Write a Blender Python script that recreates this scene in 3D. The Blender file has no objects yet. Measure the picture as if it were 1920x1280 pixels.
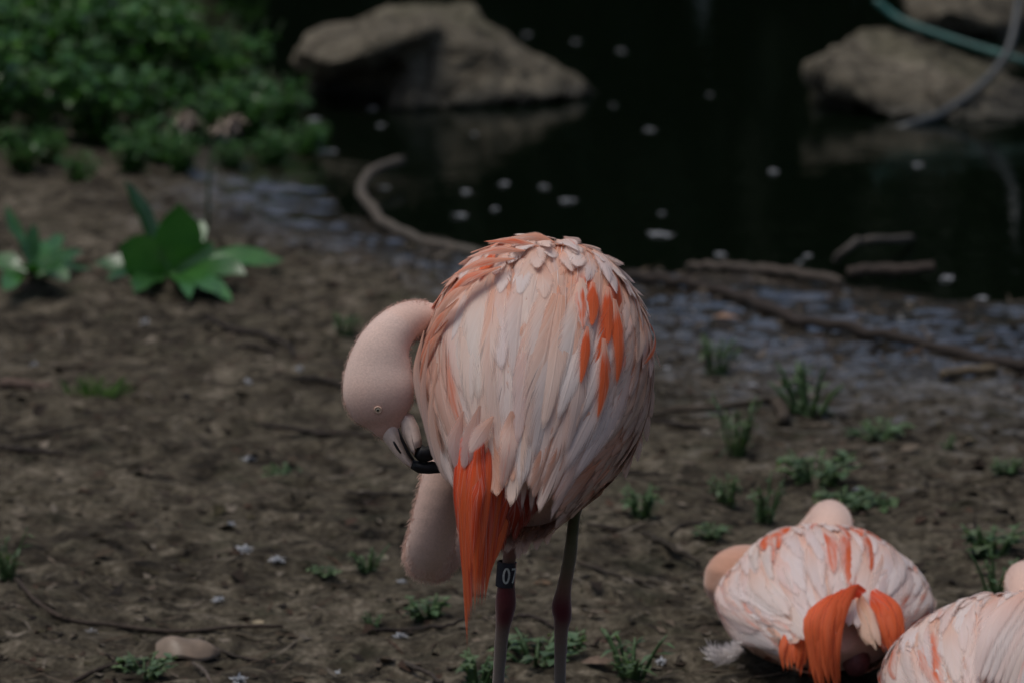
import bpy, bmesh, math, random
import numpy as np
from mathutils import Vector, Matrix, noise as mnoise
from mathutils.kdtree import KDTree

R = math.radians
rng = random.Random(11)
nrng = np.random.default_rng(5)
sc = bpy.context.scene
col = sc.collection

# ------------------------------------------------------------------ camera
CAM_H, PITCH, LENS = 1.846, R(12.0), 200.0
FPX = 1920 * LENS / 36.0
cam_d = bpy.data.cameras.new('camera')
cam_d.lens = LENS; cam_d.sensor_width = 36.0
cam_d.clip_start = 0.1; cam_d.clip_end = 500
cam_d.dof.use_dof = True
cam_d.dof.focus_distance = 6.14
cam_d.dof.aperture_fstop = 7.0
cam = bpy.data.objects.new('camera', cam_d); col.objects.link(cam)
cam.location = (0, 0, CAM_H); cam.rotation_euler = (R(90) - PITCH, 0, 0)
sc.camera = cam

# ------------------------------------------------------------------ sky, sun, exposure
SUN_EL, SUN_AZ = R(74), R(262)          # azimuth measured from +Y towards +X
world = bpy.data.worlds.new('World'); sc.world = world; world.use_nodes = True
wn = world.node_tree
bg = wn.nodes['Background']
sky = wn.nodes.new('ShaderNodeTexSky'); sky.sky_type = 'NISHITA'; sky.sun_disc = False
sky.sun_elevation = SUN_EL; sky.sun_rotation = SUN_AZ
sky.air_density = 1.0; sky.dust_density = 4.0; sky.ozone_density = 1.0
wn.links.new(sky.outputs[0], bg.inputs[0]); bg.inputs[1].default_value = 0.075
sun_d = bpy.data.lights.new('sun', 'SUN'); sun_d.energy = 1.5; sun_d.angle = R(35); sun_d.color = (1, .97, .93)
sun = bpy.data.objects.new('sun', sun_d); col.objects.link(sun)
sdir = Vector((math.sin(SUN_AZ) * math.cos(SUN_EL), math.cos(SUN_AZ) * math.cos(SUN_EL), math.sin(SUN_EL)))
sun.rotation_euler = sdir.to_track_quat('Z', 'Y').to_euler()
sun.location = sdir * 30
vs = sc.view_settings
vs.view_transform = 'Standard'; vs.look = 'None'; vs.exposure = 0.10; vs.gamma = 1.0; vs.use_curve_mapping = False
sc.cycles.transparent_max_bounces = 16
sc.cycles.max_bounces = 6

# ------------------------------------------------------------------ helpers
CT, ST = math.cos(PITCH), math.sin(PITCH)
CAM = np.array([0, 0, CAM_H])
def P(px, py, d):
    """point seen at photo pixel (px,py) standing d metres down the scene (world Y = d)"""
    rx = (px - 960) / FPX; ru = (640 - py) / FPX
    t = d / (CT + ru * ST)
    return np.array([rx * t, d, CAM_H + (-ST + ru * CT) * t])
def G(px, py, z=0.0):
    """ground spot (height z) under photo pixel"""
    rx = (px - 960) / FPX; ru = (640 - py) / FPX
    t = (z - CAM_H) / (-ST + ru * CT)
    return np.array([rx * t, (CT + ru * ST) * t, z])
def proj(p):
    q = np.asarray(p) - CAM
    dep = q[..., 1] * CT - q[..., 2] * ST
    up = q[..., 1] * ST + q[..., 2] * CT
    return 960 + FPX * q[..., 0] / dep, 640 - FPX * up / dep
def unit(v):
    v = np.asarray(v, float); return v / (np.linalg.norm(v) + 1e-12)

def tag(o, label=None, cat=None, group=None, kind=None):
    if label: o['label'] = label
    if cat: o['category'] = cat
    if group: o['group'] = group
    if kind: o['kind'] = kind
    return o
def thing(name, label, cat, loc, group=None):
    o = bpy.data.objects.new(name, None); col.objects.link(o)
    o.location = [float(c) for c in loc]; o.empty_display_size = .05
    return tag(o, label, cat, group)
def new_mesh(name, verts, faces, mat, uvs=None, smooth=True, cols=None):
    me = bpy.data.meshes.new(name)
    me.from_pydata([tuple(map(float, v)) for v in verts], [], [tuple(map(int, f)) for f in faces])
    if uvs is not None:
        lay = me.uv_layers.new(name='UVMap')
        idx = np.empty(len(me.loops), dtype=np.int32); me.loops.foreach_get('vertex_index', idx)
        lay.data.foreach_set('uv', np.asarray(uvs, dtype=np.float32)[idx].ravel())
    if cols is not None:
        a = me.color_attributes.new('tint', 'FLOAT_COLOR', 'POINT')
        c = np.ones((len(verts), 4), dtype=np.float32); c[:, :3] = np.asarray(cols)
        a.data.foreach_set('color', c.ravel())
    if smooth: me.polygons.foreach_set('use_smooth', [True] * len(me.polygons))
    if mat: me.materials.append(mat)
    me.update()
    return me
def mk(name, verts, faces, mat, parent=None, base=(0, 0, 0), **kw):
    """one mesh object; verts in world space, base = world location of the thing it belongs to"""
    v = np.asarray(verts, float) - np.asarray(base, float)
    o = bpy.data.objects.new(name, new_mesh(name, v, faces, mat, **kw)); col.objects.link(o)
    if parent is not None: o.parent = parent
    else: o.location = [float(c) for c in base]
    return o
class MB:
    """collects pieces for one mesh"""
    def __init__(s): s.v = []; s.f = []; s.uv = []; s.c = []; s.n = 0
    def add(s, v, f, uv=None, c=None):
        v = np.asarray(v, float)
        s.v.append(v); s.f += [[i + s.n for i in q] for q in f]; s.n += len(v)
        s.uv.append(np.asarray(uv, float) if uv is not None else np.zeros((len(v), 2)))
        s.c.append(np.tile(np.asarray(c if c is not None else (1, 1, 1), float), (len(v), 1)) if c is None or np.ndim(c) == 1 else np.asarray(c, float))
    def arr(s): return np.vstack(s.v), s.f, np.vstack(s.uv), np.vstack(s.c)
    def build(s, name, mat, parent=None, base=(0, 0, 0), smooth=True):
        v, f, uv, c = s.arr()
        return mk(name, v, f, mat, parent, base, uvs=uv, cols=c, smooth=smooth)

def catmull(pts, n):
    """resample control rows (k,m) to n rows"""
    p = np.asarray(pts, float); k = len(p)
    q = np.vstack([2 * p[0] - p[1], p, 2 * p[-1] - p[-2]])
    out = []
    for u in np.linspace(0, k - 1 - 1e-9, n):
        i = int(u); t = u - i
        a, b, c, d = q[i], q[i + 1], q[i + 2], q[i + 3]
        out.append(.5 * ((2 * b) + (-a + c) * t + (2 * a - 5 * b + 4 * c - d) * t * t + (-a + 3 * b - 3 * c + d) * t ** 3))
    return np.array(out)
def tube(path, rad, seg=12, side=None, ratio=None, cap=True):
    """closed tube; rad = radius across the view, ratio = depth radius / rad"""
    p = np.asarray(path, float); n = len(p); rad = np.broadcast_to(np.asarray(rad, float), (n,))
    ratio = np.broadcast_to(np.asarray(1.0 if ratio is None else ratio, float), (n,))
    T = np.gradient(p, axis=0); T /= np.linalg.norm(T, axis=1)[:, None] + 1e-12
    s = np.asarray(side if side is not None else (0, 1, 0), float)
    if abs(np.dot(unit(s), T[0])) > .95: s = np.array([1., 0, .2])
    V = []
    for i in range(n):
        s = unit(s - np.dot(s, T[i]) * T[i])
        b = np.cross(T[i], s)
        for j in range(seg):
            a = 2 * math.pi * j / seg
            V.append(p[i] + rad[i] * (math.cos(a) * s * ratio[i] + math.sin(a) * b))
    Fc = [[i * seg + j, i * seg + (j + 1) % seg, (i + 1) * seg + (j + 1) % seg, (i + 1) * seg + j] for i in range(n - 1) for j in range(seg)]
    if cap:
        V.append(p[0]); V.append(p[-1]); a, b = n * seg, n * seg + 1
        Fc += [[a, (j + 1) % seg, j] for j in range(seg)]
        Fc += [[b, (n - 1) * seg + j, (n - 1) * seg + (j + 1) % seg] for j in range(seg)]
    return np.array(V), Fc
def voxel(parts, size, smooth_it=6):
    """join closed shells [(verts, faces)] into one continuous surface -> verts, faces"""
    b = MB()
    for v, f in parts: b.add(v, f)
    v, f, _, _ = b.arr()
    o = bpy.data.objects.new('tmp', new_mesh('tmp', v, f, None)); col.objects.link(o)
    m = o.modifiers.new('r', 'REMESH'); m.mode = 'VOXEL'; m.voxel_size = size
    if smooth_it:
        m = o.modifiers.new('s', 'SMOOTH'); m.factor = .5; m.iterations = smooth_it
    dg = bpy.context.evaluated_depsgraph_get()
    me = o.evaluated_get(dg).to_mesh()
    vv = np.empty(len(me.vertices) * 3, dtype=np.float32); me.vertices.foreach_get('co', vv)
    nn = np.empty(len(me.vertices) * 3, dtype=np.float32); me.vertices.foreach_get('normal', nn)
    ff = [list(p.vertices) for p in me.polygons]
    o.evaluated_get(dg).to_mesh_clear()
    old = o.data; bpy.data.objects.remove(o); bpy.data.meshes.remove(old)
    return vv.reshape(-1, 3).astype(float), ff, nn.reshape(-1, 3).astype(float)
def vnoise(x, y, scale, seed):
    g = np.random.default_rng(seed).random((128, 128))
    u = x / scale + 1000; v = y / scale + 1000
    i = np.floor(u).astype(int); j = np.floor(v).astype(int)
    a = u - i; b = v - j; a = a * a * (3 - 2 * a); b = b * b * (3 - 2 * b)
    i0, i1, j0, j1 = i % 128, (i + 1) % 128, j % 128, (j + 1) % 128
    return (g[i0, j0] * (1 - a) + g[i1, j0] * a) * (1 - b) + (g[i0, j1] * (1 - a) + g[i1, j1] * a) * b - .5

# ------------------------------------------------------------------ materials
class NT:
    def __init__(s, name):
        s.m = bpy.data.materials.new(name); s.m.use_nodes = True; s.t = s.m.node_tree
        s.b = s.t.nodes['Principled BSDF']; s.o = s.t.nodes['Material Output']
    def n(s, typ, **kw):
        x = s.t.nodes.new('ShaderNode' + typ)
        for k, v in kw.items(): setattr(x, k, v)
        return x
    def l(s, a, b): s.t.links.new(a, b)
    def val(s, sock, v):
        if hasattr(v, 'is_linked') or isinstance(v, bpy.types.NodeSocket): s.l(v, sock)
        else: sock.default_value = v
    def math(s, op, a, b=None, c=None, clamp=False):
        x = s.n('Math', operation=op, use_clamp=clamp)
        for i, q in enumerate((a, b, c)):
            if q is not None: s.val(x.inputs[i], q)
        return x.outputs[0]
    def mix(s, f, a, b, blend='MIX'):
        x = s.n('Mix', data_type='RGBA', blend_type=blend)
        s.val(x.inputs[0], f)
        for i, q in ((6, a), (7, b)):
            s.val(x.inputs[i], q if not isinstance(q, tuple) else (*q[:3], 1))
        return x.outputs[2]
    def noise(s, vec, scale, detail=4, rough=.55, dist=0):
        x = s.n('TexNoise'); x.inputs['Scale'].default_value = scale; x.inputs['Detail'].default_value = detail
        x.inputs['Roughness'].default_value = rough; x.inputs['Distortion'].default_value = dist
        if vec is not None: s.l(vec, x.inputs['Vector'])
        return x.outputs['Fac']
    def ramp(s, f, stops):
        x = s.n('ValToRGB'); e = x.color_ramp.elements
        while len(e) < len(stops): e.new(.5)
        for q, (p, c) in zip(e, stops):
            q.position = p; q.color = (*c, 1) if not isinstance(c, (int, float)) else (c, c, c, 1)
        s.l(f, x.inputs[0]); return x.outputs[0]
    def mr(s, f, a, b, c=0., d=1., smooth=True):
        x = s.n('MapRange'); x.interpolation_type = 'SMOOTHSTEP' if smooth else 'LINEAR'
        s.val(x.inputs[0], f)
        for i, q in enumerate((a, b, c, d)): s.val(x.inputs[i + 1], q)
        return x.outputs[0]
    def obj(s): return s.n('TexCoord').outputs['Object']
    def geo(s): return s.n('NewGeometry').outputs['Position']
    def bump(s, h, strength, dist):
        x = s.n('Bump'); x.inputs['Strength'].default_value = strength; x.inputs['Distance'].default_value = dist
        s.l(h, x.inputs['Height']); s.l(x.outputs[0], s.b.inputs['Normal']); return x.outputs[0]
    def set(s, color=None, rough=None, spec=None):
        if color is not None: s.val(s.b.inputs['Base Color'], color if not isinstance(color, tuple) else (*color[:3], 1))
        if rough is not None: s.val(s.b.inputs['Roughness'], rough)
        if spec is not None: s.val(s.b.inputs['Specular IOR Level'], spec)
        return s

def feather_material():
    t = NT('feather')
    uv = t.n('UVMap').outputs[0]
    sx = t.n('SeparateXYZ'); t.l(uv, sx.inputs[0]); u, v = sx.outputs[0], sx.outputs[1]
    oi = t.n('ObjectInfo')
    e = t.math('MULTIPLY', t.math('ABSOLUTE', t.math('SUBTRACT', v, .5)), 2.0)
    side = t.math('GREATER_THAN', v, .5)
    bco = t.math('SUBTRACT', t.math('MULTIPLY', u, 60.), t.math('MULTIPLY', e, 24.))
    cx = t.n('CombineXYZ'); t.l(bco, cx.inputs[0]); t.l(t.math('MULTIPLY', e, .8), cx.inputs[1])
    t.l(t.math('ADD', t.math('MULTIPLY', oi.outputs['Random'], 90.), t.math('MULTIPLY', side, 7.)), cx.inputs[2])
    barb = t.noise(cx.outputs[0], 1.0, 3, .6)
    barb2 = t.noise(cx.outputs[0], .16, 2, .5)
    # pigment streak down the vane
    cy = t.n('CombineXYZ'); t.l(t.math('MULTIPLY', u, 3.), cy.inputs[0]); t.l(t.math('MULTIPLY', v, 5.), cy.inputs[1]); t.l(t.math('MULTIPLY', oi.outputs['Random'], 55.), cy.inputs[2])
    blot = t.noise(cy.outputs[0], 1.0, 2, .5)
    str_m = t.mr(t.math('ADD', t.math('ADD', t.math('MULTIPLY', oi.outputs['Alpha'], 1.15), t.math('MULTIPLY', t.math('SUBTRACT', blot, .5), .8)), t.math('ADD', t.math('MULTIPLY', e, -.35), t.mr(u, .05, .38, -.45, 0.))), .26, .74)
    c = t.mix(str_m, oi.outputs['Color'], (.78, .155, .048))
    c = t.mix(t.mr(u, .0, .7, .9, .0), c, t.mix(1.0, c, (1.0, .74, .60), 'MULTIPLY'))  # peachy root, deepened to paint in the warm shade under overlapping feathers
    c = t.mix(t.mr(barb, .3, .75), t.mix(1.0, c, (.90, .87, .85), 'MULTIPLY'), c)
    pale = t.math('SUBTRACT', 1.0, t.math('MULTIPLY', str_m, .85))
    c = t.mix(t.math('MULTIPLY', t.mr(barb2, .45, .8, 0, .30), pale), c, (.93, .88, .85))
    rach = t.mr(e, .03, .09, 1., 0.)
    c = t.mix(t.math('MULTIPLY', t.math('MULTIPLY', rach, .18), pale), c, (.9, .72, .62))
    c = t.mix(t.math('MULTIPLY', t.mr(e, .72, .95, 0., .35), pale), c, (.90, .84, .81))
    t.set(c, .62, .25)
    h = t.math('ADD', t.math('MULTIPLY', barb, .5), t.math('MULTIPLY', rach, .9))
    t.bump(h, .30, .0009)
    tr = t.n('BsdfTranslucent'); t.l(c, tr.inputs[0])
    ms = t.n('MixShader'); ms.inputs[0].default_value = .34
    t.l(t.b.outputs[0], ms.inputs[1]); t.l(tr.outputs[0], ms.inputs[2])
    fr = t.math('ADD', t.math('MULTIPLY', t.mr(u, .35, 1., .12, .60), t.mr(barb, .40, .75)), t.math('MULTIPLY', t.mr(barb2, .6, .70), t.mr(u, .2, .8, .15, .6)))
    lim = t.math('SUBTRACT', 1.04, fr)
    keep = t.mr(e, t.math('SUBTRACT', lim, .42), lim, 1., 0.)
    keep = t.math('MULTIPLY', keep, t.mr(u, .90, 1.0, 1., .15))
    tp = t.n('BsdfTransparent'); mo = t.n('MixShader')
    t.l(keep, mo.inputs[0]); t.l(tp.outputs[0], mo.inputs[1]); t.l(ms.outputs[0], mo.inputs[2])
    t.l(mo.outputs[0], t.o.inputs[0])
    return t.m
M_FEATHER = feather_material()

def tint_material(name, rough=.75, nscale=120., namt=.25, bump=.3, dist=.002, spec=.3, trans=0., sheen=0.):
    t = NT(name)
    t.b.inputs['Sheen Weight'].default_value = sheen; t.b.inputs['Sheen Roughness'].default_value = .5; t.b.inputs['Sheen Tint'].default_value = (1, .88, .82, 1)
    a = t.n('Attribute', attribute_name='tint').outputs['Color']
    n = t.noise(t.obj(), nscale, 5, .6)
    n2 = t.noise(t.obj(), nscale * .12, 3, .5)
    c = t.mix(t.mr(n, .3, .7), t.mix(1.0, a, (1 - namt,) * 3, 'MULTIPLY'), a)
    c = t.mix(t.mr(n2, .35, .7, 0, namt), c, t.mix(1.0, c, (1.15, 1.05, 1.0), 'MULTIPLY'))
    t.set(c, rough, spec); t.bump(n, bump, dist)
    if trans:
        tr = t.n('BsdfTranslucent'); t.l(c, tr.inputs[0]); ms = t.n('MixShader'); ms.inputs[0].default_value = trans
        t.l(t.b.outputs[0], ms.inputs[1]); t.l(tr.outputs[0], ms.inputs[2]); t.l(ms.outputs[0], t.o.inputs[0])
    return t.m
M_BODY = tint_material('bird_skin_and_down', .85, 420., .13, .35, .0012, .1, 0., .55)
M_DOWN = tint_material('down', .9, 40., .15, 0.1, .001, .1, .3)
M_LITTER = tint_material('litter', .85, 90., .4, .5, .002, .2)
M_TWIG = tint_material('bark', .8, 150., .45, .7, .003, .25)

def leaf_material(name, c1, c2, rough=.38, trans=.25, coat=0.):
    t = NT(name)
    oi = t.n('ObjectInfo')
    n = t.noise(t.obj(), 25., 3)
    a = t.n('Attribute', attribute_name='tint').outputs['Color']
    c = t.mix(t.mr(n, .3, .7), c1, c2)
    c = t.mix(1.0, c, a, 'MULTIPLY')
    t.set(c, rough, .6); t.b.inputs['Coat Weight'].default_value = coat; t.b.inputs['Coat Roughness'].default_value = .28; t.b.inputs['Coat IOR'].default_value = 1.6
    t.bump(t.noise(t.obj(), 180., 2), .25, .002)
    tr = t.n('BsdfTranslucent'); t.l(t.mix(1.0, c, (1.1, 1.3, .5), 'MULTIPLY'), tr.inputs[0])
    ms = t.n('MixShader'); ms.inputs[0].default_value = trans
    t.l(t.b.outputs[0], ms.inputs[1]); t.l(tr.outputs[0], ms.inputs[2]); t.l(ms.outputs[0], t.o.inputs[0])
    return t.m
M_LEAF = leaf_material('shrub_leaf', (.026, .105, .018), (.075, .180, .034), .30, .30, .35)
M_WEED = leaf_material('weed_leaf', (.040, .085, .030), (.11, .17, .075), .5)
M_DOCK = leaf_material('dock_leaf', (.020, .085, .014), (.035, .12, .022), .34, .25, .35)
M_HEDGE = leaf_material('tree_leaf', (.004, .012, .003), (.008, .020, .005), .7)

def plain(name, c, rough=.5, spec=.5, nscale=None, amt=.2, bump=0., dist=.001):
    t = NT(name)
    if nscale:
        n = t.noise(t.obj(), nscale, 5)
        t.set(t.mix(t.mr(n, .3, .7), tuple(k * (1 - amt) for k in c), tuple(min(1, k * (1 + amt)) for k in c)), rough, spec)
        if bump: t.bump(n, bump, dist)
    else: t.set(c, rough, spec)
    return t.m
M_BILLPINK = plain('bill_pink', (.70, .54, .46), .42, .4, 140., .12, .15)
M_BILLBLACK = plain('bill_black', (.010, .010, .012), .55, .35, 140., .3, .15)
M_EYERING = plain('eye_ring', (.56, .38, .29), .6, .3)
M_IRIS = plain('iris', (.52, .44, .30), .25, .5)
M_PUPIL = plain('pupil', (.006, .006, .006), .12, .6)
M_BAND = plain('leg_band_navy', (.006, .008, .020), .4, .5, 200., .3)
M_BANDTEXT = plain('band_lettering', (.42, .44, .42), .6, .3, 400., .2)

# ------------------------------------------------------------------ pond outline and ground height
shore_px = [(380, -40), (470, 90), (560, 200), (585, 270), (610, 340), (655, 395), (760, 425), (870, 455), (1040, 480), (1180, 505), (1330, 512), (1480, 520), (1640, 545), (1780, 566), (1920, 560), (2100, 566)]
WATER_Z = -0.022
pond = [tuple(G(px, py, WATER_Z)[:2]) for px, py in shore_px]
pond += [(2.0, 8.75), (4.5, 8.6), (7, 9.5), (8, 12), (7, 13.6), (0, 13.9), (-.9, 13.7)]
pond = np.array(pond)
def pond_sd(x, y):
    """distance to the pond's edge, positive on land"""
    x = np.asarray(x, float); y = np.asarray(y, float)
    best = np.full(x.shape, 1e9); inside = np.zeros(x.shape, bool)
    n = len(pond)
    for i in range(n):
        ax, ay = pond[i]; bx, by = pond[(i + 1) % n]
        dx, dy = bx - ax, by - ay
        t = np.clip(((x - ax) * dx + (y - ay) * dy) / (dx * dx + dy * dy), 0, 1)
        best = np.minimum(best, (x - ax - t * dx) ** 2 + (y - ay - t * dy) ** 2)
        c = ((ay > y) != (by > y)) & (x < (bx - ax) * (y - ay) / (by - ay + 1e-12) + ax)
        inside ^= c
    d = np.sqrt(best)
    return np.where(inside, -d, d)
def wet_of(x, y, sd):
    w = .22 + .50 * np.clip((x + .25) / .6, 0, 1)
    return np.clip(np.exp(-np.maximum(sd, 0) / w * .9), 0, 1)
def ground_z(x, y, sd=None):
    x = np.asarray(x, float); y = np.asarray(y, float)
    if sd is None: sd = pond_sd(x, y)
    base = np.where(sd > 0, -.022 * np.exp(-sd / .22), -.022 + sd * .28)
    base = np.maximum(base, -.25)
    far = np.clip((y - 13.7) / 3.0, 0, 1); base = base + np.where(sd > 0, far * .5, 0)
    n = (vnoise(x, y, .31, 1) * .016 + vnoise(x, y * .8, .11, 2) * .010 + vnoise(x * .6, y, .042, 3) * .015 + vnoise(x * .6, y, .018, 4) * .011 + vnoise(x, y, .009, 6) * .004)
    lump = np.maximum(vnoise(x, y, .05, 8) - .18, 0) * .035
    return base + (n + lump) * np.where(np.abs(sd) < 6, 1, .5) * (1 - .72 * wet_of(x, y, sd))
gz = lambda x, y: float(ground_z(np.array([x]), np.array([y]))[0])
def on(px, py, dz=0.0):
    p = G(px, py); p[2] = gz(p[0], p[1]) + dz; return p

def ground_material():
    t = NT('mud')
    pos = t.geo()
    wet = t.n('Attribute', attribute_name='tint').outputs['Color']
    sx = t.n('SeparateColor'); t.l(wet, sx.inputs[0]); w = sx.outputs[0]
    n1 = t.noise(pos, 3.2, 6, .6); n2 = t.noise(pos, 22., 6, .65, .4); n3 = t.noise(pos, 120., 4, .6); n4 = t.noise(pos, 9., 3, .5)
    c = t.ramp(t.math('ADD', t.math('MULTIPLY', n2, .7), t.math('MULTIPLY', n1, .3)), [(.36, (.012, .010, .0072)), (.45, (.053, .0445, .032)), (.54, (.108, .093, .067)), (.64, (.205, .176, .135))])
    c = t.mix(t.mr(n4, .55, .75, 0, .5), c, (.034, .038, .020))            # greenish algae film
    c = t.mix(t.mr(n3, .35, .7), t.mix(1.0, c, (.5, .48, .46), 'MULTIPLY'), c)
    wn_ = t.mr(t.math('ADD', w, t.math('MULTIPLY', t.math('SUBTRACT', n2, .5), .9)), .18, .62)
    c = t.mix(wn_, c, t.mix(1.0, c, (.55, .56, .60), 'MULTIPLY'))
    rough = t.math('ADD', t.mr(wn_, 0, 1, .92, .06), t.math('MULTIPLY', n3, .16))
    t.set(c, rough, t.mr(wn_, 0, 1, .15, .6))
    t.l(wn_, t.b.inputs['Coat Weight']); t.b.inputs['Coat Roughness'].default_value = .12; t.b.inputs['Coat IOR'].default_value = 1.62
    t.bump(t.math('MULTIPLY', t.math('ADD', t.math('MULTIPLY', n2, .8), t.math('MULTIPLY', n3, .5)), t.mr(wn_, 0, 1, 1., .16)), .8, .012)
    return t.m
def axis_lines(segs):
    out = []
    for a, b, st in segs: out += list(np.arange(a, b - 1e-6, st))
    out.append(segs[-1][1]); return np.array(out)
gx = axis_lines([(-60, -6, 6), (-6, -1.5, .3), (-1.5, -.9, .03), (-.9, .9, .0065), (.9, 1.5, .03), (1.5, 6, .3), (6, 60, 6)])
gy = axis_lines([(-60, -4, 7), (-4, 5, .5), (5, 6.3, .05), (6.3, 8.2, .007), (8.2, 10.2, .010), (10.2, 13, .03), (13, 16, .25), (16, 60, 4)])
X, Y = np.meshgrid(gx, gy)
SD = pond_sd(X.ravel(), Y.ravel())
Z = ground_z(X.ravel(), Y.ravel(), SD)
W = wet_of(X.ravel(), Y.ravel(), SD)
nx, ny = len(gx), len(gy)
ii = np.arange(ny - 1)[:, None] * nx + np.arange(nx - 1)[None, :]
quads = np.stack([ii, ii + 1, ii + 1 + nx, ii + nx], -1).reshape(-1, 4)
me = bpy.data.meshes.new('ground')
me.vertices.add(nx * ny); me.vertices.foreach_set('co', np.stack([X.ravel(), Y.ravel(), Z], 1).astype(np.float32).ravel())
me.loops.add(quads.size); me.loops.foreach_set('vertex_index', quads.astype(np.int32).ravel())
me.polygons.add(len(quads)); me.polygons.foreach_set('loop_start', np.arange(0, quads.size, 4, dtype=np.int32))
me.update(calc_edges=True); me.validate()
a = me.color_attributes.new('tint', 'FLOAT_COLOR', 'POINT')
a.data.foreach_set('color', np.stack([W, W, W, np.ones_like(W)], 1).astype(np.float32).ravel())
me.polygons.foreach_set('use_smooth', [True] * len(me.polygons))
me.materials.append(ground_material())
go = bpy.data.objects.new('ground', me); col.objects.link(go); tag(go, 'dark trampled mud bank sloping to the pond', kind='structure')

def water_material():
    t = NT('pond_water')
    t.set((.002, .004, .002), .03, .5); t.b.inputs['IOR'].default_value = 1.33
    pos = t.geo()
    n = t.noise(pos, 9., 3, .5); m = t.noise(pos, 45., 2, .5)
    t.bump(t.math('ADD', n, t.math('MULTIPLY', m, .25)), .10, .02)
    return t.m
pw = [(x, y) for x, y in pond]
cx0 = pond.mean(0)
wv = [(-1.6, 8.4, WATER_Z), (8.5, 8.2, WATER_Z), (8.5, 14.3, WATER_Z), (-1.6, 14.3, WATER_Z)]
tag(mk('water', wv, [(0, 1, 2, 3)], water_material(), smooth=False), 'still black pond water', kind='structure')

# ------------------------------------------------------------------ rocks in the pond
def rock_material():
    t = NT('sandstone')
    p = t.obj()
    n1 = t.noise(p, 7., 6, .6); n2 = t.noise(p, 40., 5, .65); n3 = t.noise(p, 4., 3)
    c = t.ramp(n1, [(.3, (.055, .050, .038)), (.5, (.115, .108, .088)), (.7, (.19, .178, .15))])
    c = t.mix(t.mr(n2, .3, .7), t.mix(1.0, c, (.6, .58, .55), 'MULTIPLY'), c)
    c = t.mix(t.mr(n3, .5, .66, 0, .5), c, (.042, .045, .022))
    sz = t.n('SeparateXYZ'); t.l(t.geo(), sz.inputs[0])
    wetl = t.mr(t.math('ADD', sz.outputs[2], t.math('MULTIPLY', n2, .03)), .0, .035, 1., 0.)
    c = t.mix(wetl, c, t.mix(1.0, c, (.35, .36, .33), 'MULTIPLY'))
    c = t.mix(1.0, c, (1.12, 1.04, .93), 'MULTIPLY')
    vr = t.n('TexVoronoi', feature='DISTANCE_TO_EDGE'); vr.inputs['Scale'].default_value = 9.; t.l(p, vr.inputs['Vector'])
    crack = t.mr(vr.outputs['Distance'], 0., .035)
    c = t.mix(crack, t.mix(1.0, c, (.55, .52, .5), 'MULTIPLY'), c)
    t.set(c, t.mr(wetl, 0, 1, .85, .35), .3); t.bump(t.math('ADD', t.math('ADD', n1, t.math('MULTIPLY', n2, .6)), t.math('MULTIPLY', crack, .3)), .9, .02)
    return t.m
M_ROCK = rock_material()
def hull(pts):
    bm = bmesh.new()
    for p in pts: bm.verts.new(tuple(map(float, p)))
    r = bmesh.ops.convex_hull(bm, input=bm.verts)
    bmesh.ops.delete(bm, geom=list({g for g in r['geom_interior'] + r['geom_unused'] if isinstance(g, bmesh.types.BMVert)}), context='VERTS')
    bm.normal_update(); bm.verts.index_update()
    v = [tuple(x.co) for x in bm.verts]; f = [[x.index for x in q.verts] for q in bm.faces]
    bm.free(); return np.array(v), f
def rock(name, label, hulls, base, vox=.010, amp=.020, group=None):
    v, f, nn = voxel([hull(h) for h in hulls], vox, 3)
    disp = np.array([mnoise.fractal(Vector(p * 9), .9, 2.0, 5) * amp + mnoise.fractal(Vector(p * 34 + 7), .9, 2.0, 3) * amp * .35 for p in v])
    v = v + nn * disp[:, None]
    o = mk(name, v, f, M_ROCK, None, base)
    return tag(o, label, 'rock', group)
b1 = G(800, 200, WATER_Z)
slab = [P(538, 98, 10.98), P(612, 122, 10.92), P(700, 98, 10.92), P(792, 58, 10.95), P(600, 58, 11.22), P(705, 24, 11.3), P(815, 6, 11.3), P(880, 14, 11.25), P(905, 42, 11.2), P(545, 108, 11.0), P(615, 140, 10.97), P(720, 125, 11.0), P(820, 100, 11.05), P(905, 75, 11.2), P(560, 130, 11.25), P(890, 90, 11.35)]
wedge = [P(800, 50, 11.05), P(860, 60, 11.05), P(905, 45, 11.2), P(930, 75, 11.15), P(1000, 118, 11.12), P(1062, 146, 11.12), P(1125, 168, 11.15), P(720, 180, 10.98), P(735, 210, 10.95), P(900, 200, 10.98), P(1080, 185, 11.05), P(1120, 200, 11.2), P(720, 215, 11.3), P(900, 100, 11.4), P(1000, 190, 11.4)]
back = [P(580, 130, 11.2), P(580, 205, 11.2), P(760, 205, 11.1), P(760, 110, 11.1), P(600, 210, 11.4), P(600, 120, 11.4), P(800, 110, 11.4), P(800, 205, 11.4)]
rock('rock', 'angular brown boulder with an overhanging flat ledge and a long sloping foot in the water', [slab, wedge, back], b1)
b2 = G(1740, 220, WATER_Z)
r2a = [P(1508, 128, 10.95), P(1562, 92, 11.05), P(1622, 46, 11.22), P(1680, 52, 11.25), P(1722, 82, 11.2), P(1800, 118, 11.2), P(1930, 158, 11.2), P(1990, 200, 11.1), P(1512, 150, 10.96), P(1590, 166, 10.9), P(1648, 172, 10.88), P(1662, 222, 10.85), P(1750, 236, 10.82), P(1920, 222, 10.85), P(2000, 230, 11.0), P(1700, 230, 11.4), P(1900, 230, 11.5), P(1560, 165, 11.2)]
r2b = [P(1525, 160, 11.05), P(1650, 175, 10.95), P(1525, 222, 11.05), P(1655, 232, 10.95), P(1540, 230, 11.3), P(1660, 230, 11.3), P(1600, 120, 11.3)]
rock('rock', 'low tan boulder lying under the teal pole beside the grey hose', [r2a, r2b], b2)
b3 = G(1850, 70, WATER_Z)
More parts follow.
